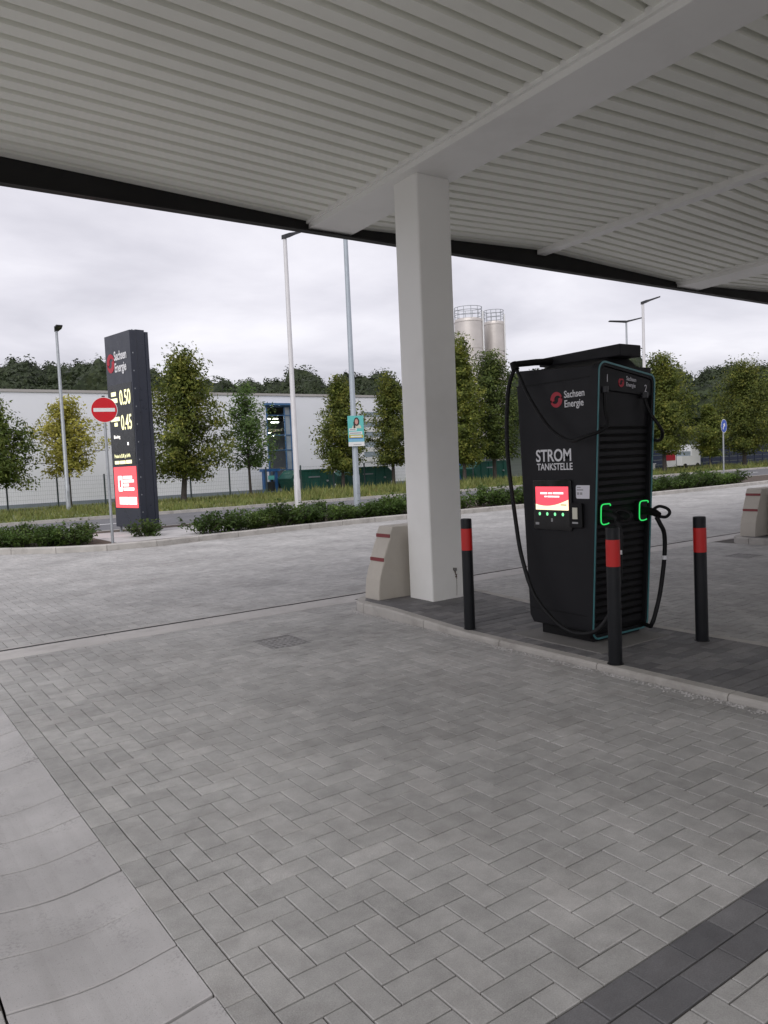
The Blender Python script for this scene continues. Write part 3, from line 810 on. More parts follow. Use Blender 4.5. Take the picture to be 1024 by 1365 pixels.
logo(hp, lambda a, b: L3(.285+a, tfr(2.08)+.004, 2.085+b), lambda a, b: L3(.285+a, tfr(2.08)+.002, 2.085+b), .036)
# sockets under the header
for s_, z in ((.085, 2.02), (.575, 1.985)):
    MB().tube([L3(s_, tfr(z)+.0, z+.03), L3(s_, tfr(z)+.0, z-.015)], .03, 14).build('cable_gland', 'lamp_head', ch, smooth=True)
# side lettering and logo (side faces -X: text runs towards -Y)
def tms(t, z): return frame((0, -1, 0), (0, 0, 1), (.0032, t, z-.05))
text('lettering', 'Sachsen', .078, 'white_print', ch, tms(.255, 1.992), bold=.012, squeeze=.86, spacing=.97)
text('lettering', 'Energie', .078, 'white_print', ch, tms(.255, 1.918), bold=.012, squeeze=.86, spacing=.97)
text('lettering', 'STROM', .138, 'white_print', ch, tms(.575, 1.495), bold=.016, squeeze=.86, spacing=.98)
text('lettering', 'TANKSTELLE', .078, 'white_print', ch, tms(.565, 1.424), bold=.012, squeeze=.86, spacing=.98)
lgo = MB().box(CX+.0034, CX+.006, CY+.325, CY+.345, 1.97, 1.99).build('emblem', 'red_print', ch)
lgo.data.clear_geometry()
logo(ch, lambda a, b: L3(.0035, .335-a, 1.985+b), lambda a, b: L3(.002, .335-a, 1.985+b), .062)
bpy.data.objects.remove(lgo)
# screen unit
su = MB().prism([(x, z) for x, z in rrect(.195, .605, .935, 1.345, .02, 4)], lambda t, z: L3(.004, t, z), lambda t, z: L3(-.012, t, z)).build('screen_unit', 'glass_black', ch, bevel=.004)
MB().box(CX-.0135, CX-.0122, CY+.225, CY+.575, 1.10, 1.29).build('display', 'screen_red', su)
P = [(.575, 1.10), (.225, 1.10), (.225, 1.185)]
for i in range(13):
    u = i/12; P.append((.225+.35*u, 1.185-.062*math.sin(math.pi*.62*u)/math.sin(math.pi*.5)*1.0+.028*u*u-.008*u))
MB().prism(P, lambda t, z: L3(-.0136, t, z), lambda t, z: L3(-.0145, t, z)).build('display_band', 'screen_cream', su)
def bars(parent, rows_, mat, plane, name='text_line'):
    for (h0, h1, zc, hh) in rows_:
        MB().prism([(h0, zc-hh), (h1, zc-hh), (h1, zc+hh), (h0, zc+hh)], lambda a, b: plane(a, b, 0), lambda a, b: plane(a, b, 1)).build(name, mat, parent)
scr = lambda a, b, k: L3(-.0137-.0008*k, a, b)
bars(su, [(.522, .448, 1.236, .008), (.438, .392, 1.236, .007), (.383, .275, 1.237, .008), (.478, .452, 1.209, .006), (.444, .318, 1.209, .0065)], 'screen_text', scr)
bars(su, [(.305, .245, 1.143, .004)], 'poster_yellow', lambda a, b, k: L3(-.0147-.0006*k, a, b))
for k in range(4):
    t = .535-.083*k; P = [(t+.011*math.cos(a), 1.066+.014*math.sin(a)) for a in np.linspace(0, 2*math.pi, 12, endpoint=False)]
    MB().prism(P, lambda a, b: L3(-.012, a, b), lambda a, b: L3(-.0145, a, b)).build('button_light', 'led_icon', su)
bars(su, [(.413, .395, 1.018, .014), (.585, .545, .985, .010)], 'grey_print', lambda a, b, k: L3(-.0122-.0006*k, a, b), 'symbol')
st = MB().prism(rrect(.015, .158, 1.195, 1.30, .014, 4), lambda t, z: L3(.0038, t, z), lambda t, z: L3(.0015, t, z)).build('sticker', 'sticker', ch)
bars(st, [(.148, .11, 1.283, .004), (.148, .085, 1.264, .005), (.148, .125, 1.235, .010), (.118, .095, 1.235, .010)], 'grey_print', lambda a, b, k: L3(.0013-.0006*k, a, b))
cr = MB().prism(rrect(.085, .215, .965, 1.16, .015, 4), lambda t, z: L3(.004, t, z), lambda t, z: L3(-.022, t, z)).build('card_reader', 'charger_dark', ch, bevel=.004)
MB().box(CX-.027, CX-.0215, CY+.128, CY+.176, 1.035, 1.125).build('card_slot', 'cream_plastic', cr)
bars(cr, [(.184, .125, 1.005, .007)], 'grey_print', lambda a, b, k: L3(-.0223-.0006*k, a, b))
# roof cap and cable arms
cap = MB().hexa([L3(.25, -.10, 2.285), L3(.51, -.10, 2.285), L3(.51, .74, 2.30), L3(.25, .74, 2.30), L3(.25, -.10, 2.38), L3(.51, -.10, 2.38), L3(.51, .74, 2.37), L3(.25, .74, 2.37)])
cap.build('roof_cap', 'charger_black', ch, bevel=.008)
MB().hexa([L3(.06, tfr(2.22)+.06, 2.215), L3(S1-.02, tfr(2.16)+.06, 2.15), L3(S1-.02, .66, 2.19), L3(.06, .66, 2.225), L3(.25, .02, 2.29), L3(.51, .02, 2.29), L3(.51, .60, 2.30), L3(.25, .60, 2.30)]).build('roof', 'charger_black', ch)
for sg, s_ in ((-1, 0), (1, S1)):
    e_ = -.10 if sg < 0 else S1+.10
    MB().tube([L3(.30 if sg < 0 else .46, .60, 2.335), L3(e_*.5+.15*(sg < 0)+.23*(sg > 0), .64, 2.325), L3(e_, .68, 2.305)], [.03, .028, .026], 10).build('cable_arm', 'charger_dark', ch, smooth=True)
    MB().tube([L3(e_, .70, 2.32), L3(e_, .675, 2.26)], [.03, .034], 12).build('arm_hook', 'charger_dark', ch, smooth=True)
def spline(P, n=8):
    P = [Vector(p) for p in P]; out = []
    for i in range(len(P)-1):
        p0, p1, p2, p3 = P[max(i-1, 0)], P[i], P[i+1], P[min(i+2, len(P)-1)]
        for k in range(n):
            t = k/n; out.append(.5*((2*p1)+(p2-p0)*t+(2*p0-5*p1+4*p2-p3)*t*t+(3*p1-p0-3*p2+p3)*t**3))
    out.append(P[-1]); return out
def cable(pts, r, name='cable'):
    return MB().tube(spline([L3(*p) for p in pts]), r, 10).build(name, 'rubber', ch, smooth=True)
cable([(.085, -.075, 2.02), (.075, -.085, 1.88), (.035, -.125, 1.74), (-.08, -.02, 1.675), (-.10, .11, 1.65), (-.10, .32, 1.76), (-.10, .53, 2.02), (-.10, .64, 2.22), (-.10, .685, 2.275)], .0135)
cable([(-.10, .685, 2.275), (-.10, .77, 2.08), (-.10, .80, 1.6), (-.10, .725, .98), (-.10, .66, .67), (-.10, .52, .37), (-.10, .23, .165), (-.09, -.03, .165), (-.03, -.15, .30), (.05, -.19, .52), (.062, -.205, .79)], .0175)
cable([(.575, -.07, 1.985), (.60, -.10, 1.86), (.68, -.16, 1.69), (S1+.06, -.03, 1.63), (S1+.1, .30, 1.78), (S1+.10, .60, 2.16), (S1+.10, .685, 2.275)], .0135)
cable([(S1+.10, .685, 2.275), (S1+.10, .76, 2.0), (S1+.1, .78, 1.4), (S1+.1, .66, .6), (S1+.08, .35, .17), (.62, -.02, .115), (.487, -.165, .17), (.535, -.175, .28), (.585, -.183, .44), (.618, -.20, .70), (.60, -.215, .88), (.555, -.21, .965), (.545, -.185, 1.02)], .0175)
for i, (s_, z) in enumerate(((.10, 1.07), (.575, 1.065))):
    f = fpt(0)
    # lit C-shaped holster rim
    path = [(.058, .062), (.052, .076), (.02, .079), (-.03, .078), (-.05, .062), (-.052, .03), (-.050, -.04), (-.045, -.062), (-.025, -.078), (.02, -.078), (.045, -.072)]
    MB().tube(spline([L3(s_+a, tfr(z+b)-.022, z+b) for a, b in path], 4), .0046, 8).build('holster_light', 'led_green', ch, smooth=True)
    MB().prism(rrect(s_-.055, s_+.06, z-.085, z+.085, .03, 5), fpt(.03), fpt(-.014)).build('holster', 'charger_dark', ch, bevel=.006)
    # plug with grip loop, hanging forward out of the holster
    p0 = Vector(L3(s_, tfr(z), z)); hx = -.045 if i == 0 else -.03
    hb = MB().tube([p0+Vector((0, .0, .0)), p0+Vector((hx*.3, -.07, .0)), p0+Vector((hx*.7, -.14, -.01)), p0+Vector((hx, -.185, -.03))], [.036, .034, .03, .026], 12).build('plug', 'charger_dark', ch, smooth=True)
    g0 = p0+Vector((hx*.6, -.13, .015))
    loop = [g0, g0+Vector((.025, -.035, .022)), g0+Vector((.055, -.085, .004)), g0+Vector((.06, -.105, -.03)), g0+Vector((.035, -.085, -.062)), g0+Vector((.0, -.04, -.055))]
    MB().tube(spline(loop, 5), .0125, 8).build('grip', 'charger_dark', hb, smooth=True)
    q = Vector(L3(.056, -.203, .79)) if i == 0 else Vector(L3(.618, -.20, .69))
    MB().tube([q+Vector((0, 0, -.016)), q+Vector((0, 0, .016))], .0205, 12).build('cable_label', 'white_print', ch, smooth=True)
cable([(.062, -.205, .79), (.075, -.205, .90), (.062, -.19, 1.0), (.056, -.17, 1.045)], .0175)

# ---- price totem
tt = thing('price_totem', 'tall dark navy price totem with lit prices 0.50 and 0.45 and red panel', 'price totem', (5.87, 18.39, .08), math.atan2(.17, .985))
# local: x = thickness direction (away to the right), y = width direction (away), front face at x=0
TW, TT, TH = 1.30, .48, 4.83
def tl(mb, name, mat, parent=tt, **k): return mb.build(name, mat, parent, world=False, **k)
tl(MB().box(.0, .16, 0, TW, .14, TH), 'front_panel', 'totem_navy', bevel=.01)
tl(MB().box(.165, TT-.09, .02, TW-.02, .16, TH+.02), 'core', 'totem_navy')
tl(MB().box(TT-.085, TT, 0, TW, .14, TH-.02), 'rear_panel', 'totem_navy', bevel=.01)
for (x, y) in ((.06, .08), (TT-.08, .08), (.06, TW-.1), (TT-.08, TW-.1)):
    tl(MB().box(x, x+.05, y, y+.05, -.05, .15), 'foot', 'galvanised')
for y in (.3, .42): tl(MB().tube([(.25, y, TH+.01), (.25, y, TH+.06), (.25, y+.06, TH+.08), (.25, y+.06, TH+.01)], .012, 6), 'lifting_eye', 'galvanised')
for z in np.arange(.5, 4.6, .42):
    tl(MB().box(.05, .07, -.004, .002, z, z+.03), 'rivet', 'galvanised')
dk = tl(MB().box(-.006, .004, .05, TW-.05, 1.98, 3.62), 'display_panel', 'totem_dark')
for z in (3.075, 2.48): tl(MB().box(-.008, -.0055, .05, TW-.05, z, z+.018), 'divider', 'totem_navy', dk)
def tmt(y, z): return frame((0, -1, 0), (0, 0, 1), (-.009, y, z))
text('price', '0.50', .50, 'price_led', dk, tmt(.68, 3.12), bold=.012, squeeze=.66, spacing=.98)
text('price', '0.45', .50, 'price_led', dk, tmt(.68, 2.52), bold=.012, squeeze=.66, spacing=.98)
tp = lambda a, b, k: (-.008-.002*k, a, b)
def tbars(rows_, mat, parent=dk):
    for (a, b, zc, hh) in rows_:
        tl(MB().box(-.011, -.0065, min(a, b), max(a, b), zc-hh, zc+hh), 'text_line', mat, parent)
tbars([(1.10, .86, 3.40, .05), (1.12, .80, 3.24, .055), (1.20, .74, 2.79, .05), (1.02, .86, 2.66, .045)], 'price_led')
text('caption', 'Blocking', .12, 'totem_panel_white', dk, tmt(1.10, 2.32), squeeze=.8)
tbars([(.42, .36, 2.17, .035)], 'totem_panel_white')
tbars([(1.10, .88, 1.98+.24, .0)], 'price_led') if False else None
lp = tl(MB().box(-.0075, .003, .06, TW-.06, 1.66, 1.97), 'caption_panel', 'totem_dark')
text('caption', 'Preise in EUR je kWh', .125, 'price_led', lp, tmt(1.13, 1.845), squeeze=.74, bold=.01)
tbars([(1.13, .90, 1.73, .04), (.87, .58, 1.73, .04), (.55, .26, 1.735, .042)], 'price_led', lp)
rp_ = tl(MB().box(-.010, .002, .08, TW-.08, .62, 1.62), 'light_panel', 'totem_panel_red')
tl(MB().prism(rrect(.80, 1.02, 1.02, 1.40, .03, 4), lambda a, b: (-.0105, a, b), lambda a, b: (-.0125, a, b)), 'symbol', 'totem_panel_white', rp_)
tl(MB().prism(rrect(.86, .96, 1.12, 1.30, .02, 3), lambda a, b: (-.0128, a, b), lambda a, b: (-.014, a, b)), 'symbol_core', 'totem_panel_red', rp_)
tbars([(.76, .30, 1.36, .035), (.76, .22, 1.27, .033), (.76, .48, 1.175, .033), (.76, .22, 1.075, .035)], 'totem_panel_white', rp_)
tl(MB().box(-.0135, -.0095, .13, .52, .70, .88), 'caption_box', 'totem_panel_white', rp_); tl(MB().box(-.0135, -.0095, .55, 1.0, .70, .88), 'caption_box', 'totem_panel_white', rp_)
text('lettering', 'Sachsen', .30, 'white_print', tt, tmt(.83, 4.20), bold=.026, squeeze=.70, spacing=.95)
text('lettering', 'Energie', .30, 'white_print', tt, tmt(.83, 3.92), bold=.026, squeeze=.70, spacing=.95)
for k in range(2):
    a0 = R(200+180*k); P = []; Q = []; r = .23
    for i in range(17):
        u = i/16; a = a0-R(196)*u; ri = r*(.34+.5*u*u)
        P.append((1.03-r*math.cos(a)*.85, 4.15+r*math.sin(a))); Q.append((1.03-ri*math.cos(a)*.85, 4.15+ri*math.sin(a)))
    tl(MB().prism(P+Q[::-1], lambda a, b: (.001, a, b), lambda a, b: (-.008, a, b)), 'swirl', 'red_print')
pad = MB().box(4.75, 8.1, 16.55, 19.6, -.03, .085).build('base_pad', 'concrete', bed)

# ---- no-entry sign
ns = thing('no_entry_sign', 'round red no entry sign on a thin grey post by the totem', 'road sign', (4.60, 16.35, .08))
MB().tube([(4.60, 16.35, .0), (4.60, 16.35, 3.12)], .03, 12).build('post', 'galvanised', ns, smooth=True)
MB().tube([(4.60, 16.35, 3.12), (4.60, 16.35, 3.15)], [.034, .03], 12).build('post_cap', 'lamp_head', ns)
nd = Vector((-.16, -.987, 0)); rx_ = Vector((.987, -.16, 0))
def disc(cx, cy, cz, r, d0, d1, n=40, nd=nd, rx=rx_):
    P = [(r*math.cos(a), r*math.sin(a)) for a in np.linspace(0, 2*math.pi, n, endpoint=False)]
    c = Vector((cx, cy, cz))
    return MB().prism(P, lambda a, b: tuple(c+rx*a+Vector((0, 0, b))+nd*d0), lambda a, b: tuple(c+rx*a+Vector((0, 0, b))+nd*d1))
pl_ = disc(4.60, 16.35, 2.86, .262, .032, .036).build('sign_plate', 'sign_white', ns)
disc(4.60, 16.35, 2.86, .250, .0362, .038).build('red_disc', 'sign_red', pl_)
c = Vector((4.60, 16.35, 2.86))
MB().prism([(-.21, -.037), (.21, -.037), (.21, .037), (-.21, .037)], lambda a, b: tuple(c+rx_*a+Vector((0, 0, b))+nd*.0382), lambda a, b: tuple(c+rx_*a+Vector((0, 0, b))+nd*.040)).build('white_bar', 'sign_white', pl_)
for z in (2.72, 3.0): MB().box(4.565, 4.635, 16.322, 16.385, z, z+.025).build('clamp', 'galvanised', ns)

# ---- lamp posts
def lamp_post(x, y, h, mat, r0, r1, heads, label, z0=.0):
    rt = thing('lamp_post', label, 'lamp post', (x, y, z0), group='street and yard lamp posts')
    MB().tube([(x, y, z0-.05), (x, y, z0+1.1), (x, y, z0+1.15), (x, y, h)], [r0, r0, r0*.86, r1], 14).build('pole', mat, rt, smooth=True)
    MB().box(x-.045, x+.045, y-r0-.004, y-r0+.02, z0+.55, z0+.85).build('door', mat, rt)
    for (ang, tilt, ln, wd) in heads:
        d = Vector((math.cos(ang)*math.cos(tilt), math.sin(ang)*math.cos(tilt), math.sin(tilt))); sx = Vector((-math.sin(ang), math.cos(ang), 0)); up = d.cross(sx)*-1
        b = Vector((x, y, h-.02)); V = []
        for (t, ww, hh) in ((-.06, wd*.45, .055), (.10, wd*.6, .06), (.24, wd, .04), (ln, wd*.85, .028)):
            for (p_, q_) in ((-1, -1), (1, -1), (1, 1), (-1, 1)): V.append(tuple(b+d*t+sx*ww*p_*.5+Vector((0, 0, 1))*hh*q_))
        F = []
        for i in range(3):
            for k in range(4): F.append((i*4+k, i*4+(k+1) % 4, i*4+4+(k+1) % 4, i*4+4+k))
        F += [(3, 2, 1, 0), (12, 13, 14, 15)]
        hd_ = MB().add(V, F).build('lamp_head', 'lamp_head', rt, bevel=.008)
    return rt
VR = math.atan2(rightv[1], rightv[0])    # direction to the right as seen across the forecourt
lamp_post(7.87, 34.07, 7.58, 'galvanised', .10, .055, [(VR-.9, R(14), .48, .30)], 'slender grey street lamp beside the yellowing tree at left', .04)
lamp_post(9.93, 18.0, 7.5, 'pole_white', .085, .05, [(VR+.9, R(22), .62, .30)], 'tall white lamp post standing in the hedge between totem and column', .075)
ptz = lamp_post(13.02, 19.85, 10.6, 'pole_blue_grey', .105, .06, [(R(90), R(8), .8, .3)], 'blue grey lamp post that carries the campaign poster', .06)
da = R(54.07); lamp_post(33*math.sin(da), 33*math.cos(da), 7.45, 'pole_white', .085, .05, [(VR+.25, R(17), .75, .30)], 'white lamp post with one angled head behind the charger', .0)
da = R(52.95); lamp_post(52*math.sin(da), 52*math.cos(da), 9.75, 'galvanised', .10, .055, [(VR+.1, R(12), 1.1, .34), (VR+math.pi, R(4), 1.1, .34)], 'lamp post with two outstretched heads far behind the charger', -.02)
# campaign poster wrapped on the pole
po = thing('campaign_poster', 'teal campaign poster with a portrait tied to the blue grey pole', 'poster', (12.99, 19.74, 2.15))
pc = Vector((13.0, 19.72, 0)); pn = Vector((-.40, -.917, 0)); px_ = Vector((.917, -.40, 0))
def pp(k): return lambda a, b: tuple(pc+px_*a+Vector((0, 0, b))+pn*k)
ps = [(-.245, 2.06), (.245, 2.06), (.245, 2.98), (-.245, 2.98)]
pbd = MB().prism(ps, pp(0), pp(.012)).build('board', 'poster_teal', po)
def rect(a0, a1, b0, b1, k, mat, name='print'): MB().prism([(a0, b0), (a1, b0), (a1, b1), (a0, b1)], pp(k), pp(k+.0012)).build(name, mat, pbd)
rect(-.245, .245, 2.06, 2.19, .0124, 'sign_white'); rect(-.22, .23, 2.20, 2.30, .0124, 'poster_light_blue'); rect(-.22, .22, 2.31, 2.40, .0124, 'poster_yellow')
rect(-.22, .20, 2.285, 2.305, .014, 'sign_blue'); rect(-.215, .19, 2.415, 2.50, .0124, 'sign_white'); rect(-.215, .02, 2.53, 2.60, .0124, 'sign_white')
rect(-.19, .16, 2.44, 2.475, .014, 'grey_print'); rect(-.19, -.01, 2.55, 2.58, .014, 'grey_print'); rect(-.17, .17, 2.335, 2.375, .014, 'sign_white'); rect(-.1, .15, 2.10, 2.12, .014, 'grey_print')
def ell(ca, cb, ra, rb, k, mat, name): MB().prism([(ca+ra*math.cos(a), cb+rb*math.sin(a)) for a in np.linspace(0, 2*math.pi, 20, endpoint=False)], pp(k), pp(k+.001)).build(name, mat, pbd)
MB().prism([(-.13, 2.60), (.17, 2.60), (.15, 2.68), (.08, 2.72), (-.0, 2.72), (-.09, 2.68)], pp(.0125), pp(.0135)).build('print_blouse', 'poster_blouse', pbd)
ell(.03, 2.80, .085, .13, .0142, 'poster_hair', 'print_hair'); rect(-.07, -.015, 2.60, 2.80, .0144, 'poster_hair', 'print_hair'); ell(.025, 2.80, .05, .085, .0156, 'poster_skin', 'print_face')
for z in (2.2, 2.85): MB().tube([(13.02+.112*math.cos(a), 19.85+.112*math.sin(a), z) for a in np.linspace(0, 2*math.pi, 16)], .006, 6).build('cable_tie', 'sign_white', po)

# ---- blue direction sign
bs = thing('direction_sign', 'round blue arrow sign on a grey post beyond the right hedge', 'road sign', (33.6, 20.15, .0))
MB().tube([(33.6, 20.15, -.02), (33.6, 20.15, 2.72)], .035, 10).build('post', 'galvanised', bs, smooth=True)
an = math.atan2(-20.15, -33.6)+R(66); nb = Vector((math.cos(an), math.sin(an), 0)); rb = Vector((-nb.y, nb.x, 0))
bp = disc(33.6, 20.15, 2.52, .31, .037, .041, 32, nb, rb).build('sign_plate', 'sign_white', bs)
disc(33.6, 20.15, 2.52, .29, .0412, .043, 32, nb, rb).build('blue_disc', 'sign_blue', bp)
cb = Vector((33.6, 20.15, 2.52))
MB().prism([(-.05, -.2), (.03, -.2), (.03, .02), (.12, .02), (.0, .17), (-.13, .02), (-.05, .02)], lambda a, b: tuple(cb+rb*(a*.8+b*.5)+Vector((0, 0, b*.8-a*.5))+nb*.0432), lambda a, b: tuple(cb+rb*(a*.8+b*.5)+Vector((0, 0, b*.8-a*.5))+nb*.045)).build('arrow', 'sign_white', bp)

# ================================================================== PLANTS
def shrub_mesh(seed, red=False):
    nr = np.random.default_rng(seed); h = nr.uniform(.38, .56); rx = nr.uniform(.42, .58); C = []; st_ = MB()
    for k in range(26):
        a = nr.uniform(0, 2*np.pi); rr = rx*np.sqrt(nr.random()); top = np.array([math.cos(a)*rr, math.sin(a)*rr, h*(1-.35*(rr/rx)**2)*nr.uniform(.7, 1.12)])
        base = np.array([math.cos(a)*rr*.25, math.sin(a)*rr*.25, 0]); st_.tube([tuple(base), tuple((base+top)/2+np.array([0, 0, .03])), tuple(top)], [.008, .006, .003], 4)
        n = 34; u = nr.uniform(.25, 1.05, n)[:, None]
        C.append(base+(top-base)*u+nr.normal(0, .05, (n, 3)))
    C = np.concatenate(C); n = len(C); C[:, 2] = np.clip(C[:, 2], .02, None)
    nn = nr.normal(0, .6, (n, 3))+np.array([0, 0, .8]); nn /= np.linalg.norm(nn, axis=1)[:, None]
    V = leaf_quads(C, nn, nr.uniform(.030, .058, n), nr)
    sv = np.array(st_.v, np.float32); me = bpy.data.meshes.new('shrub')
    verts = np.concatenate([V, sv]); faces = [tuple(q) for q in quad_idx(n)]+[tuple(i+len(V) for i in f) for f in st_.f]
    me.from_pydata([tuple(map(float, q)) for q in verts], [], faces); me.materials.append(M['leaf_shrub_red' if red else 'leaf_shrub']); me.materials.append(M['bark'])
    mi = np.zeros(len(faces), np.int32); mi[n:] = 1; me.polygons.foreach_set('material_index', mi)
    return me
SM = [shrub_mesh(100+i) for i in range(6)]; SR = shrub_mesh(200, True)
ORD = ['first', 'second', 'third', 'fourth', 'fifth', 'sixth', 'seventh', 'eighth', 'ninth', 'tenth', 'eleventh', 'twelfth', 'thirteenth', 'fourteenth', 'fifteenth', 'sixteenth', 'seventeenth']
SC = {}
def shrub(x, y, sc, lab, me=None):
    row = 'front' if y-kerb_y(x) < 1.2 else 'back'
    if 'foot' not in lab:
        n = SC[(lab, row)] = SC.get((lab, row), -1)+1
        lab = lab.replace('low leafy shrub', ORD[n]+' low shrub from the left, '+row+' row').replace('in the hedge ', 'of the hedge ')
    o = bpy.data.objects.new('shrub', me or SM[rng.randrange(6)]); col.objects.link(o); o.location = (x, y, .07); o.rotation_euler = (0, 0, rng.uniform(0, 6.28))
    o.scale = (sc*rng.uniform(.9, 1.15), sc*rng.uniform(.9, 1.15), sc*rng.uniform(.85, 1.12)); tag(o, lab, 'shrub', 'shrubs in the planting bed')
for k, x in enumerate(np.arange(1.2, 4.35, .40)):
    shrub(x+1.2*max(0, (2.6-x)*.0), kerb_y(x)+.75+.3*rng.random(), .95, 'low leafy shrub left of the no entry sign')
for x in np.arange(1.0, 4.5, .55): shrub(x, kerb_y(x)+1.7, .9, 'low leafy shrub left of the no entry sign')
for x in np.arange(6.75, 14.6, .50): shrub(x+rng.uniform(-.1, .1), kerb_y(x)+.62+.2*rng.random(), rng.uniform(.85, 1.1), 'low leafy shrub in the hedge between totem and column', SR if rng.random() < .12 else None)
for x in np.arange(8.3, 14.6, .75): shrub(x+rng.uniform(-.15, .15), kerb_y(x)+1.35+.3*rng.random(), rng.uniform(.85, 1.05), 'low leafy shrub in the hedge between totem and column')
for x in np.arange(14.7, 21.8, .62):
    if 15.25 < x < 15.55: continue
    shrub(x+rng.uniform(-.1, .1), kerb_y(x)+.65+.2*rng.random(), rng.uniform(.95, 1.15), 'low leafy shrub in the hedge behind the charger')
for x in np.arange(16, 21.8, .8): shrub(x, kerb_y(x)+1.4+.3*rng.random(), rng.uniform(.9, 1.1), 'low leafy shrub in the hedge behind the charger')
for x in np.arange(21.9, 30.0, .60): shrub(x+rng.uniform(-.1, .1), kerb_y(x)+.65+.2*rng.random(), rng.uniform(.9, 1.15), 'low leafy shrub in the hedge right of the charger')
for x in np.arange(22.3, 29.6, .8): shrub(x, kerb_y(x)+1.4+.3*rng.random(), rng.uniform(.9, 1.1), 'low leafy shrub in the hedge right of the charger')
shrub(5.72, 17.6, .85, 'small shrub growing at the foot of the price totem')

def tree(x, y, H_, rx, zc, leaf, label, seed, dens=1., z0=None, cone=.4, gap=.0, tr=.11):
    """H_ top height, rx crown radius, zc underside of the crown"""
    nr = np.random.default_rng(seed); z0 = verge_z(y) if z0 is None else z0
    rt = thing('tree', label, 'tree', (x, y, z0), group='roadside trees')
    tb = MB(); lean = nr.normal(0, .12, 2)
    P = [(x, y, z0-.1), (x, y, z0+.25), (x+lean[0]*.3, y+lean[1]*.3, zc), (x+lean[0], y+lean[1], (zc+H_)/2), (x+lean[0]*1.1, y+lean[1]*1.2, H_*.93)]
    tb.tube(P, [tr*1.45, tr, tr*.82, tr*.5, tr*.12], 9)
    tips = []; nb_ = 46
    for k in range(nb_):
        u = (k+.5)/nb_; zt = zc+(H_-zc)*u
        env = rx*(math.sin(math.pi*min(1, (u*.86+.14)))**.6)*(1-cone*max(0, u-.35)/.65)
        a = k*2.399+nr.uniform(-.5, .5); rr = env*nr.uniform(.70, 1.16)*(1+.16*math.sin(a*2+seed)+.10*math.sin(u*9+seed*2))
        zs = zc+(H_-zc)*max(0, u*.9-.12); c0 = np.array([x+lean[0]*u, y+lean[1]*u, zs]); tip = np.array([x+lean[0]*u+math.cos(a)*rr, y+lean[1]*u+math.sin(a)*rr, zt+nr.uniform(-.15, .15)])
        mid = (c0+tip)/2+np.array([0, 0, .12*rr]); tb.tube([tuple(c0), tuple(mid), tuple(tip)], [tr*.30, tr*.18, .012], 5)
        for q in (1., .62, .34): tips.append((c0+(tip-c0)*q+np.array([0, 0, .12*rr*(1-q)]), u))
    tb.build('trunk', 'bark', rt, smooth=True)
    C = []; Nn = []
    for (p, u) in tips:
        if nr.random() < gap: continue
        n = int(150*dens); s_ = rx*.17*nr.uniform(.75, 1.4); d = np.clip(nr.normal(0, 1, (n, 3)), -1.7, 1.7); d[:, 2] *= .62
        C.append(p+d*s_); out_d = (p-np.array([x, y, p[2]-.4])); out_d /= np.linalg.norm(out_d)+1e-6
        q = out_d*.5+np.array([0, 0, .45])+nr.normal(0, .55, (n, 3)); Nn.append(q/np.linalg.norm(q, axis=1)[:, None])
    C = np.concatenate(C); Nn = np.concatenate(Nn); n = len(C)
    V = leaf_quads(C, Nn, nr.uniform(.055, .118, n), nr)-np.array([x, y, z0], np.float32)
    np_mesh('crown', V, quad_idx(n), leaf, rt)
    return rt
tree(5.55, 38.5, 5.0, 1.85, 1.35, 'leaf_green', 'dark green tree cut by the left edge of the picture', 1, .95, cone=.45)
tree(9.04, 38.8, 5.1, 1.55, 1.7, 'leaf_yellow', 'yellowing sparse tree in front of the white hall at left', 2, .50, cone=.45, gap=.30, tr=.10)
tree(14.2, 37.5, 7.4, 1.98, 1.35, 'leaf_olive', 'broad tall tree right behind the price totem', 3, 1.05, cone=.72, tr=.15)
tree(18.35, 38.5, 5.95, 1.5, 1.55, 'leaf_fresh', 'small loose fresh green tree in front of the white hall', 4, .40, cone=.5, gap=.32, tr=.08)
tree(24.2, 38.3, 6.5, 1.5, 1.25, 'leaf_olive', 'pointed green tree just left of the campaign poster', 5, .85, cone=.78, tr=.11)
tree(28.0, 38.5, 6.85, 1.45, 1.4, 'leaf_olive', 'neat oval tree between campaign poster and white column', 6, .75, cone=.5, gap=.16, tr=.12)
tree(31.6, 36.0, 8.75, 1.6, 1.3, 'leaf_olive', 'tall narrow tree just right of the white column', 7, 1.0, cone=.75, tr=.13)
tree(34.9, 36.8, 8.2, 1.95, 1.6, 'leaf_dark', 'rounded dark tree below the silos', 8, 1.1, cone=.35, tr=.14)
tree(43.6, 30.2, 7.6, 2.0, 1.5, 'leaf_olive', 'full yellow green tree right behind the charger', 9, 1.1, cone=.6, tr=.14)
tree(53.2, 30.3, 7.4, 2.35, 1.3, 'leaf_olive', 'wide olive tree behind the blue arrow sign', 10, 1.15, cone=.55, tr=.15)
tree(59.6, 30.6, 8.0, 2.2, 1.2, 'leaf_green', 'dark tree at the far right edge of the picture', 11, 1.1, cone=.5, tr=.15)
tree(46.8, 29.0, 4.3, .9, 1.1, 'leaf_olive', 'thin young tree between the two big trees at right', 12, .5, cone=.5, gap=.15, tr=.05)
tree(40.2, 33.5, 7.3, 2.0, 1.5, 'leaf_dark', 'dark tree half hidden behind the charger', 13, 1.0, cone=.45, tr=.14)

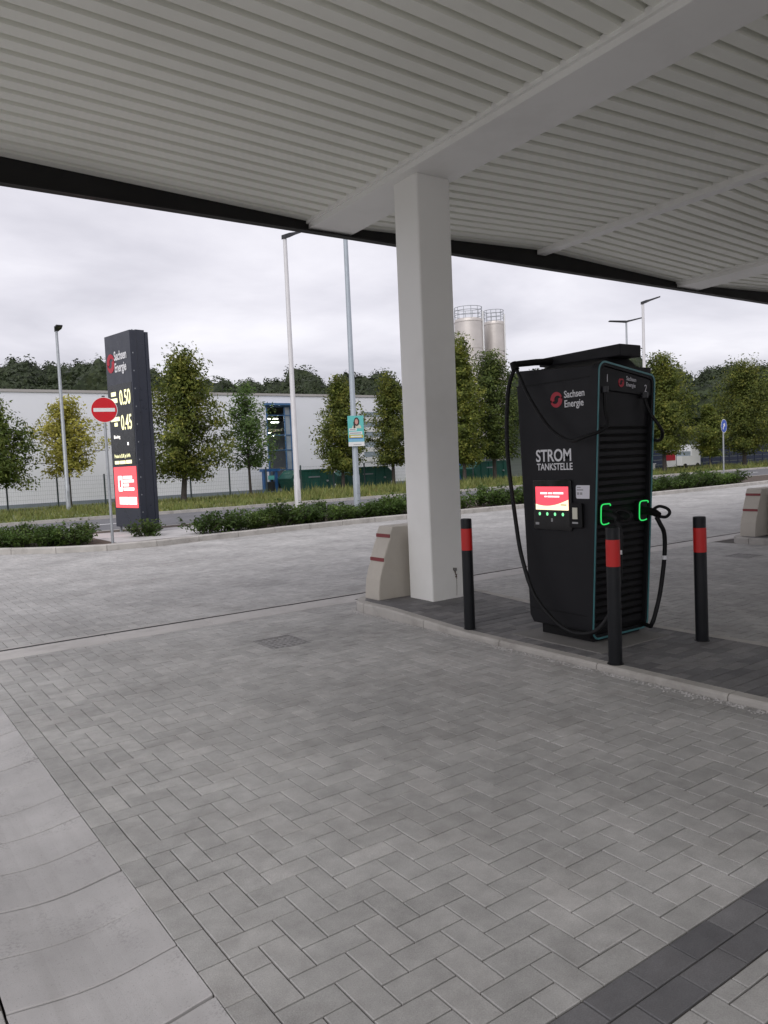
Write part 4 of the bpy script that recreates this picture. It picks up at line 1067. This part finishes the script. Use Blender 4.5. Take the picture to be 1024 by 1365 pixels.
# ================================================================== BUILDINGS AND YARD BEYOND THE ROAD
HY = 44.0
hall = thing('hall', 'long low white industrial hall behind the roadside trees', 'building', (20, HY, 0))
T0, T1 = 22.3, 24.05
def hallbox(x0, x1, z0, z1, name='wall', mat='hall_white', y0=HY, y1=HY+.3, parent=hall): return MB().box(x0, x1, y0, y1, z0, z1).build(name, mat, parent)
x = -10.
while x < T0-.01:
    x2 = min(x+2.46, T0); hallbox(x+.0012, x2-.0012, -.1, 6.0, 'wall_panel'); x = x2
x = T1
while x < 35.2:
    x2 = min(x+2.46, 35.2); hallbox(x+.0012, x2-.0012, -.1, 6.0, 'wall_panel'); x = x2
hallbox(T0, T1, 5.38, 6.0, 'wall_panel'); hallbox(-10, 35.2, -.1, .14, 'base_course', 'container_grey', HY-.03, HY-.002)
hallbox(-10.1, 35.3, 6.0, 6.14, 'roof_edge', 'hall_roof', HY-.06, HY+.4)
MB().box(-10, 35.2, HY+.3, 75, 5.85, 6.02).build('roof', 'hall_roof', hall); MB().box(-10, -9.7, HY+.3, 75, -.1, 5.9).build('wall', 'hall_white', hall); MB().box(34.9, 35.2, HY+.3, 75, -.1, 5.9).build('wall', 'hall_white', hall)
for (x, y, w_, h_) in ((9.2, 55, 1.6, .5), (10.9, 56, 1.2, .4), (12.2, 54, .8, .6)): MB().box(x, x+w_, y, y+1.2, 6.0, 6.0+h_).build('roof_unit', 'container_grey', hall)
# glazed bay with blue frame and lit interior
gb_ = MB().box(T0+.02, T1-.02, HY+3.2, HY+3.3, 0, 5.4).build('interior_wall', 'interior', hall)
MB().box(T0+.02, T1-.02, HY+.32, HY+3.2, -.05, .02).build('interior_floor', 'interior', hall)
for z in (1.35, 2.6, 3.85): MB().box(T0+.02, T1-.02, HY+1.2, HY+3.1, z, z+.12).build('shelf', 'interior', hall)
for k, (x, z, ln) in enumerate(((22.7, 4.6, .95), (23.2, 4.38, .6), (22.5, 4.1, .5), (22.55, 3.72, .9), (22.9, 3.55, .8), (22.8, 1.8, .3))): MB().box(x, x+ln, HY+1.0+.2*k, HY+1.06+.2*k, z, z+.05).build('tube_light', 'tube_light', hall)
wd = MB().box(T0, T0+.07, HY-.06, HY+.05, 0, 5.38).box(T1-.07, T1, HY-.06, HY+.05, 0, 5.38).box(T0+.07, T1-.07, HY-.06, HY+.05, 5.28, 5.38).box(T0+1.25, T0+1.32, HY-.055, HY+.05, 0, 5.28)
for z in (1.3, 2.55, 3.5, 4.75): wd.box(T0+.07, T0+1.25, HY-.05, HY+.04, z, z+.05); wd.box(T0+1.32, T1-.07, HY-.05, HY+.04, z, z+.05)
wd = wd.build('window', 'hall_blue', hall)
mg, tg, bgz = base_mat('window_glass'); bgz.inputs['Base Color'].default_value = (.72, .78, .8, 1); bgz.inputs['Roughness'].default_value = .02; bgz.inputs['Transmission Weight'].default_value = 1; bgz.inputs['IOR'].default_value = 1.05
for (z0_, z1_) in ((0, 1.3), (1.35, 2.55), (2.6, 3.5), (3.55, 4.75), (4.8, 5.28)):
    MB().box(T0+.07, T0+1.25, HY-.004, HY+.004, z0_, z1_).build('pane', 'window_glass', wd); MB().box(T0+1.32, T1-.07, HY-.004, HY+.004, z0_, z1_).build('pane', 'poster_light_blue' if False else 'hall_glass', wd)
hallbox(T0-.14, T1+.02, 5.385, 5.52, 'window_hood', 'hall_blue', HY-.35, HY-.005)
for k in range(5):
    z = 5.0-.68*k; f_ = hallbox(29.6, 32.6, z-.36, z, 'window', 'hall_glass', HY-.02, HY-.003); hallbox(29.6, 32.6, z-.68, z-.38, 'louvre', 'sign_white', HY-.05, HY-.003)
# green skips: hexagonal side profile
def skip(x0, x1, y, label):
    rt = thing('skip', label, 'skip', ((x0+x1)/2, y, -.03), group='green waste skips by the hall')
    zt = 1.30; P = [(x0+.35, 0), (x1-.45, 0), (x1, .82), (x1-.62, zt), (x0+.5, zt), (x0, .82)]
    b = MB().prism(P, lambda a, c_: (a, y-.85, c_-.03), lambda a, c_: (a, y+.85, c_-.03)).build('bin', 'skip_green', rt, bevel=.02)
    MB().box(x0+.42, x1-.55, y-.9, y-.852, zt-.10, zt-.02).build('rim', 'skip_green', rt)
    for k in range(4): xx = x0+.7+k*(x1-x0-1.5)/3; MB().box(xx, xx+.07, y-.905, y-.852, .05, zt-.11).build('rib', 'skip_green', rt)
    MB().tube([(x1-.85, y-.85, .55), (x1-.85, y-.97, .55)], .06, 10).build('lifting_lug', 'galvanised', rt)
    MB().box(x0+1.2, x0+2.0, y-.908, y-.902, .78, .86).build('label_plate', 'container_grey', rt)
skip(22.0, 25.35, 41.5, 'green waste skip behind the white lamp post'); skip(26.0, 29.75, 41.6, 'green waste skip behind the campaign poster pole')
skip(36.8, 40.5, 41.8, 'green waste skip partly hidden behind the charger cable')
# blue machine by the glazed bay
bm_ = thing('baling_machine', 'blue machine standing in front of the glazed bay', 'machine', (22.0, 42.9, 0))
MB().box(21.25, 21.45, 42.6, 42.9, -.05, 1.25).build('post', 'machine_blue', bm_); MB().box(22.0, 22.18, 42.6, 42.9, -.05, 1.3).build('post', 'machine_blue', bm_)
MB().box(21.2, 22.35, 42.55, 43.1, 1.25, 1.42).build('head', 'machine_blue', bm_); MB().box(21.5, 21.95, 42.62, 43.1, .05, .62).build('bin', 'lamp_head', bm_); MB().box(21.52, 21.93, 42.58, 42.62, .75, 1.0).build('panel', 'poster_teal', bm_)
# mesh fence
fn = thing('mesh_fence', 'thin dark wire mesh fence in front of the white hall', 'fence', (18, 40, 0))
fx = np.arange(2.0, 36.5, 2.26); FZ = -.02; FH = 1.5
for k, x in enumerate(fx):
    MB().box(x-.035, x+.035, 39.97, 40.03, FZ-.05, FH+.05).build('post', 'fence_green', fn)
    if k < len(fx)-1:
        mb = MB()
        for z in np.arange(.05, FH, .2): mb.box(x+.03, fx[k+1]-.03, 39.968, 39.972, z, z+.005)
        for q in np.arange(x+.08, fx[k+1]-.03, .10): mb.box(q-.0015, q+.0015, 39.964, 39.967, .03, FH)
        mb.build('mesh_panel', 'fence_green', fn)
# grey hut and container right of the column
hu = thing('storage_hut', 'small grey ribbed storage hut right of the column', 'hut', (36.7, 44.5, 0))
MB().box(35.6, 37.1, 43.6, 46, -.05, 1.9).build('wall', 'container_grey', hu)
for x in np.arange(35.65, 37.05, .15): MB().box(x, x+.06, 43.56, 43.6, 0, 1.85).build('rib', 'container_grey', hu)
MB().box(35.5, 37.2, 43.4, 46.1, 1.9, 2.0).build('roof', 'galvanised', hu)
MB().box(37.2, 39.0, 43.7, 46, -.05, 1.85).build('side_wing', 'machine_blue', hu); MB().box(37.4, 37.52, 43.6, 43.7, .7, 1.9).build('door_post', 'sign_white', hu)
bp2 = thing('pallet_stack', 'stack of pale pallets and sacks in front of the grey hut', 'pallet stack', (34.6, 42.3, 0))
for k in range(4):
    MB().box(33.9+.08*k, 35.6-.05*k, 41.9, 43.0, .0+.17*k, .11+.17*k).build('pallet', 'sticker', bp2)
    for xx in (33.95, 34.7, 35.35): MB().box(xx+.05*k*.5, xx+.15, 41.95, 42.95, .11+.17*k, .17+.17*k).build('pallet_block', 'container_grey', bp2)
# silos
def silo(az, d, r, top, mat, label, rail=True):
    x, y = d*math.sin(R(az)), d*math.cos(R(az)); rt = thing('silo', label, 'silo', (x, y, 0), group='steel silos behind the trees')
    MB().tube([(x, y, 3), (x, y, top-.35), (x, y, top-.1), (x, y, top)], [r, r, r*.985, r*.93], 40).build('shell', mat, rt, smooth=True)
    MB().tube([(x, y, 3.0), (x, y, .6)], [r, .5], 24).build('hopper', mat, rt, smooth=True)
    for a in (.5, 2.07, 3.64, 5.2): MB().box(x+r*.8*math.cos(a)-.12, x+r*.8*math.cos(a)+.12, y+r*.8*math.sin(a)-.12, y+r*.8*math.sin(a)+.12, -.1, 3.2).build('leg', 'galvanised', rt)
    if rail:
        rl = MB()
        for z in (top+.45, top+.95, top+1.35): rl.tube([(x+r*.97*math.cos(a), y+r*.97*math.sin(a), z) for a in np.linspace(0, 2*math.pi, 25)], .035, 5)
        for a in np.linspace(0, 2*math.pi, 12, endpoint=False): rl.tube([(x+r*.97*math.cos(a), y+r*.97*math.sin(a), top-.2), (x+r*.97*math.cos(a), y+r*.97*math.sin(a), top+1.35)], .035, 5)
        rl.build('railing', 'galvanised', rt)
    a = math.atan2(-y, -x)+1.25
    MB().tube([(x+(r+.12)*math.cos(a), y+(r+.12)*math.sin(a), 2), (x+(r+.12)*math.cos(a), y+(r+.12)*math.sin(a), top+.8)], .09, 8).build('feed_pipe', 'sign_white', rt, smooth=True)
    for z in np.arange(5, top, 3.2): MB().tube([(x+r*1.004*math.cos(q), y+r*1.004*math.sin(q), z) for q in np.linspace(0, 2*math.pi, 41)], .03, 4, cap=False).build('weld_band', mat, rt)
silo(41.95, 95, 1.72, 18.2, 'silo_steel', 'larger pale steel silo with railing above the trees')
silo(43.78, 98, 1.25, 18.2, 'silo_steel', 'narrower steel silo on the right of the pair above the trees')
silo(40.95, 97, 1.35, 16.6, 'silo_dark', 'dark silo showing between white column and the pale silos', False)
# right-hand yard: blue slatted fence, banner, white crates, white van-like cabin parts
bf = thing('slatted_fence', 'dark blue slatted fence behind the trees at right', 'fence', (55, 36, 0))
for k in range(26):
    x = 44+k*1.3; MB().box(x, x+.08, 36.0, 36.08, -.1, 1.9).build('post', 'fence_blue', bf)
    for q in range(5): MB().box(x+.08, x+1.3, 36.02, 36.05, .05+q*.37, .05+q*.37+.33).build('slat', 'fence_blue', bf)
bn = thing('banner', 'white banner with red print on the fence right of the charger', 'banner', (48.6, 33.2, 0))
MB().box(47.9, 49.3, 33.2, 33.23, .3, 1.75).build('sheet', 'sign_white', bn); MB().box(48.0, 49.2, 33.188, 33.199, .75, 1.35).build('print', 'red_print', bn)
for x in (47.84, 49.3): MB().box(x, x+.06, 33.2, 33.26, -.05, 1.85).build('post', 'fence_blue', bn)
wb = thing('site_cabin', 'white low cabin beside the red printed banner', 'cabin', (53.0, 34.6, 0))
MB().box(51.8, 54.2, 34.4, 36, .3, 1.0).build('lower_body', 'sign_white', wb); MB().box(53.1, 54.2, 34.42, 36, 1.0, 1.85).build('upper_body', 'sign_white', wb); MB().box(51.9, 53.05, 34.5, 35.9, 1.0, 1.35).build('window', 'hall_glass', wb)
for x in (52.2, 53.8): MB().tube([(x, 34.36, .2), (x, 34.5, .2)], .24, 14).build('wheel', 'rubber', wb)
wc = thing('crate', 'white crate on the ground left of the banner', 'crate', (46.7, 33.6, 0))
MB().box(46.3, 47.1, 33.4, 34.2, .1, .55).build('box', 'sign_white', wc); MB().box(46.25, 47.15, 33.35, 34.25, .55, .62).build('lid', 'sticker', wc)
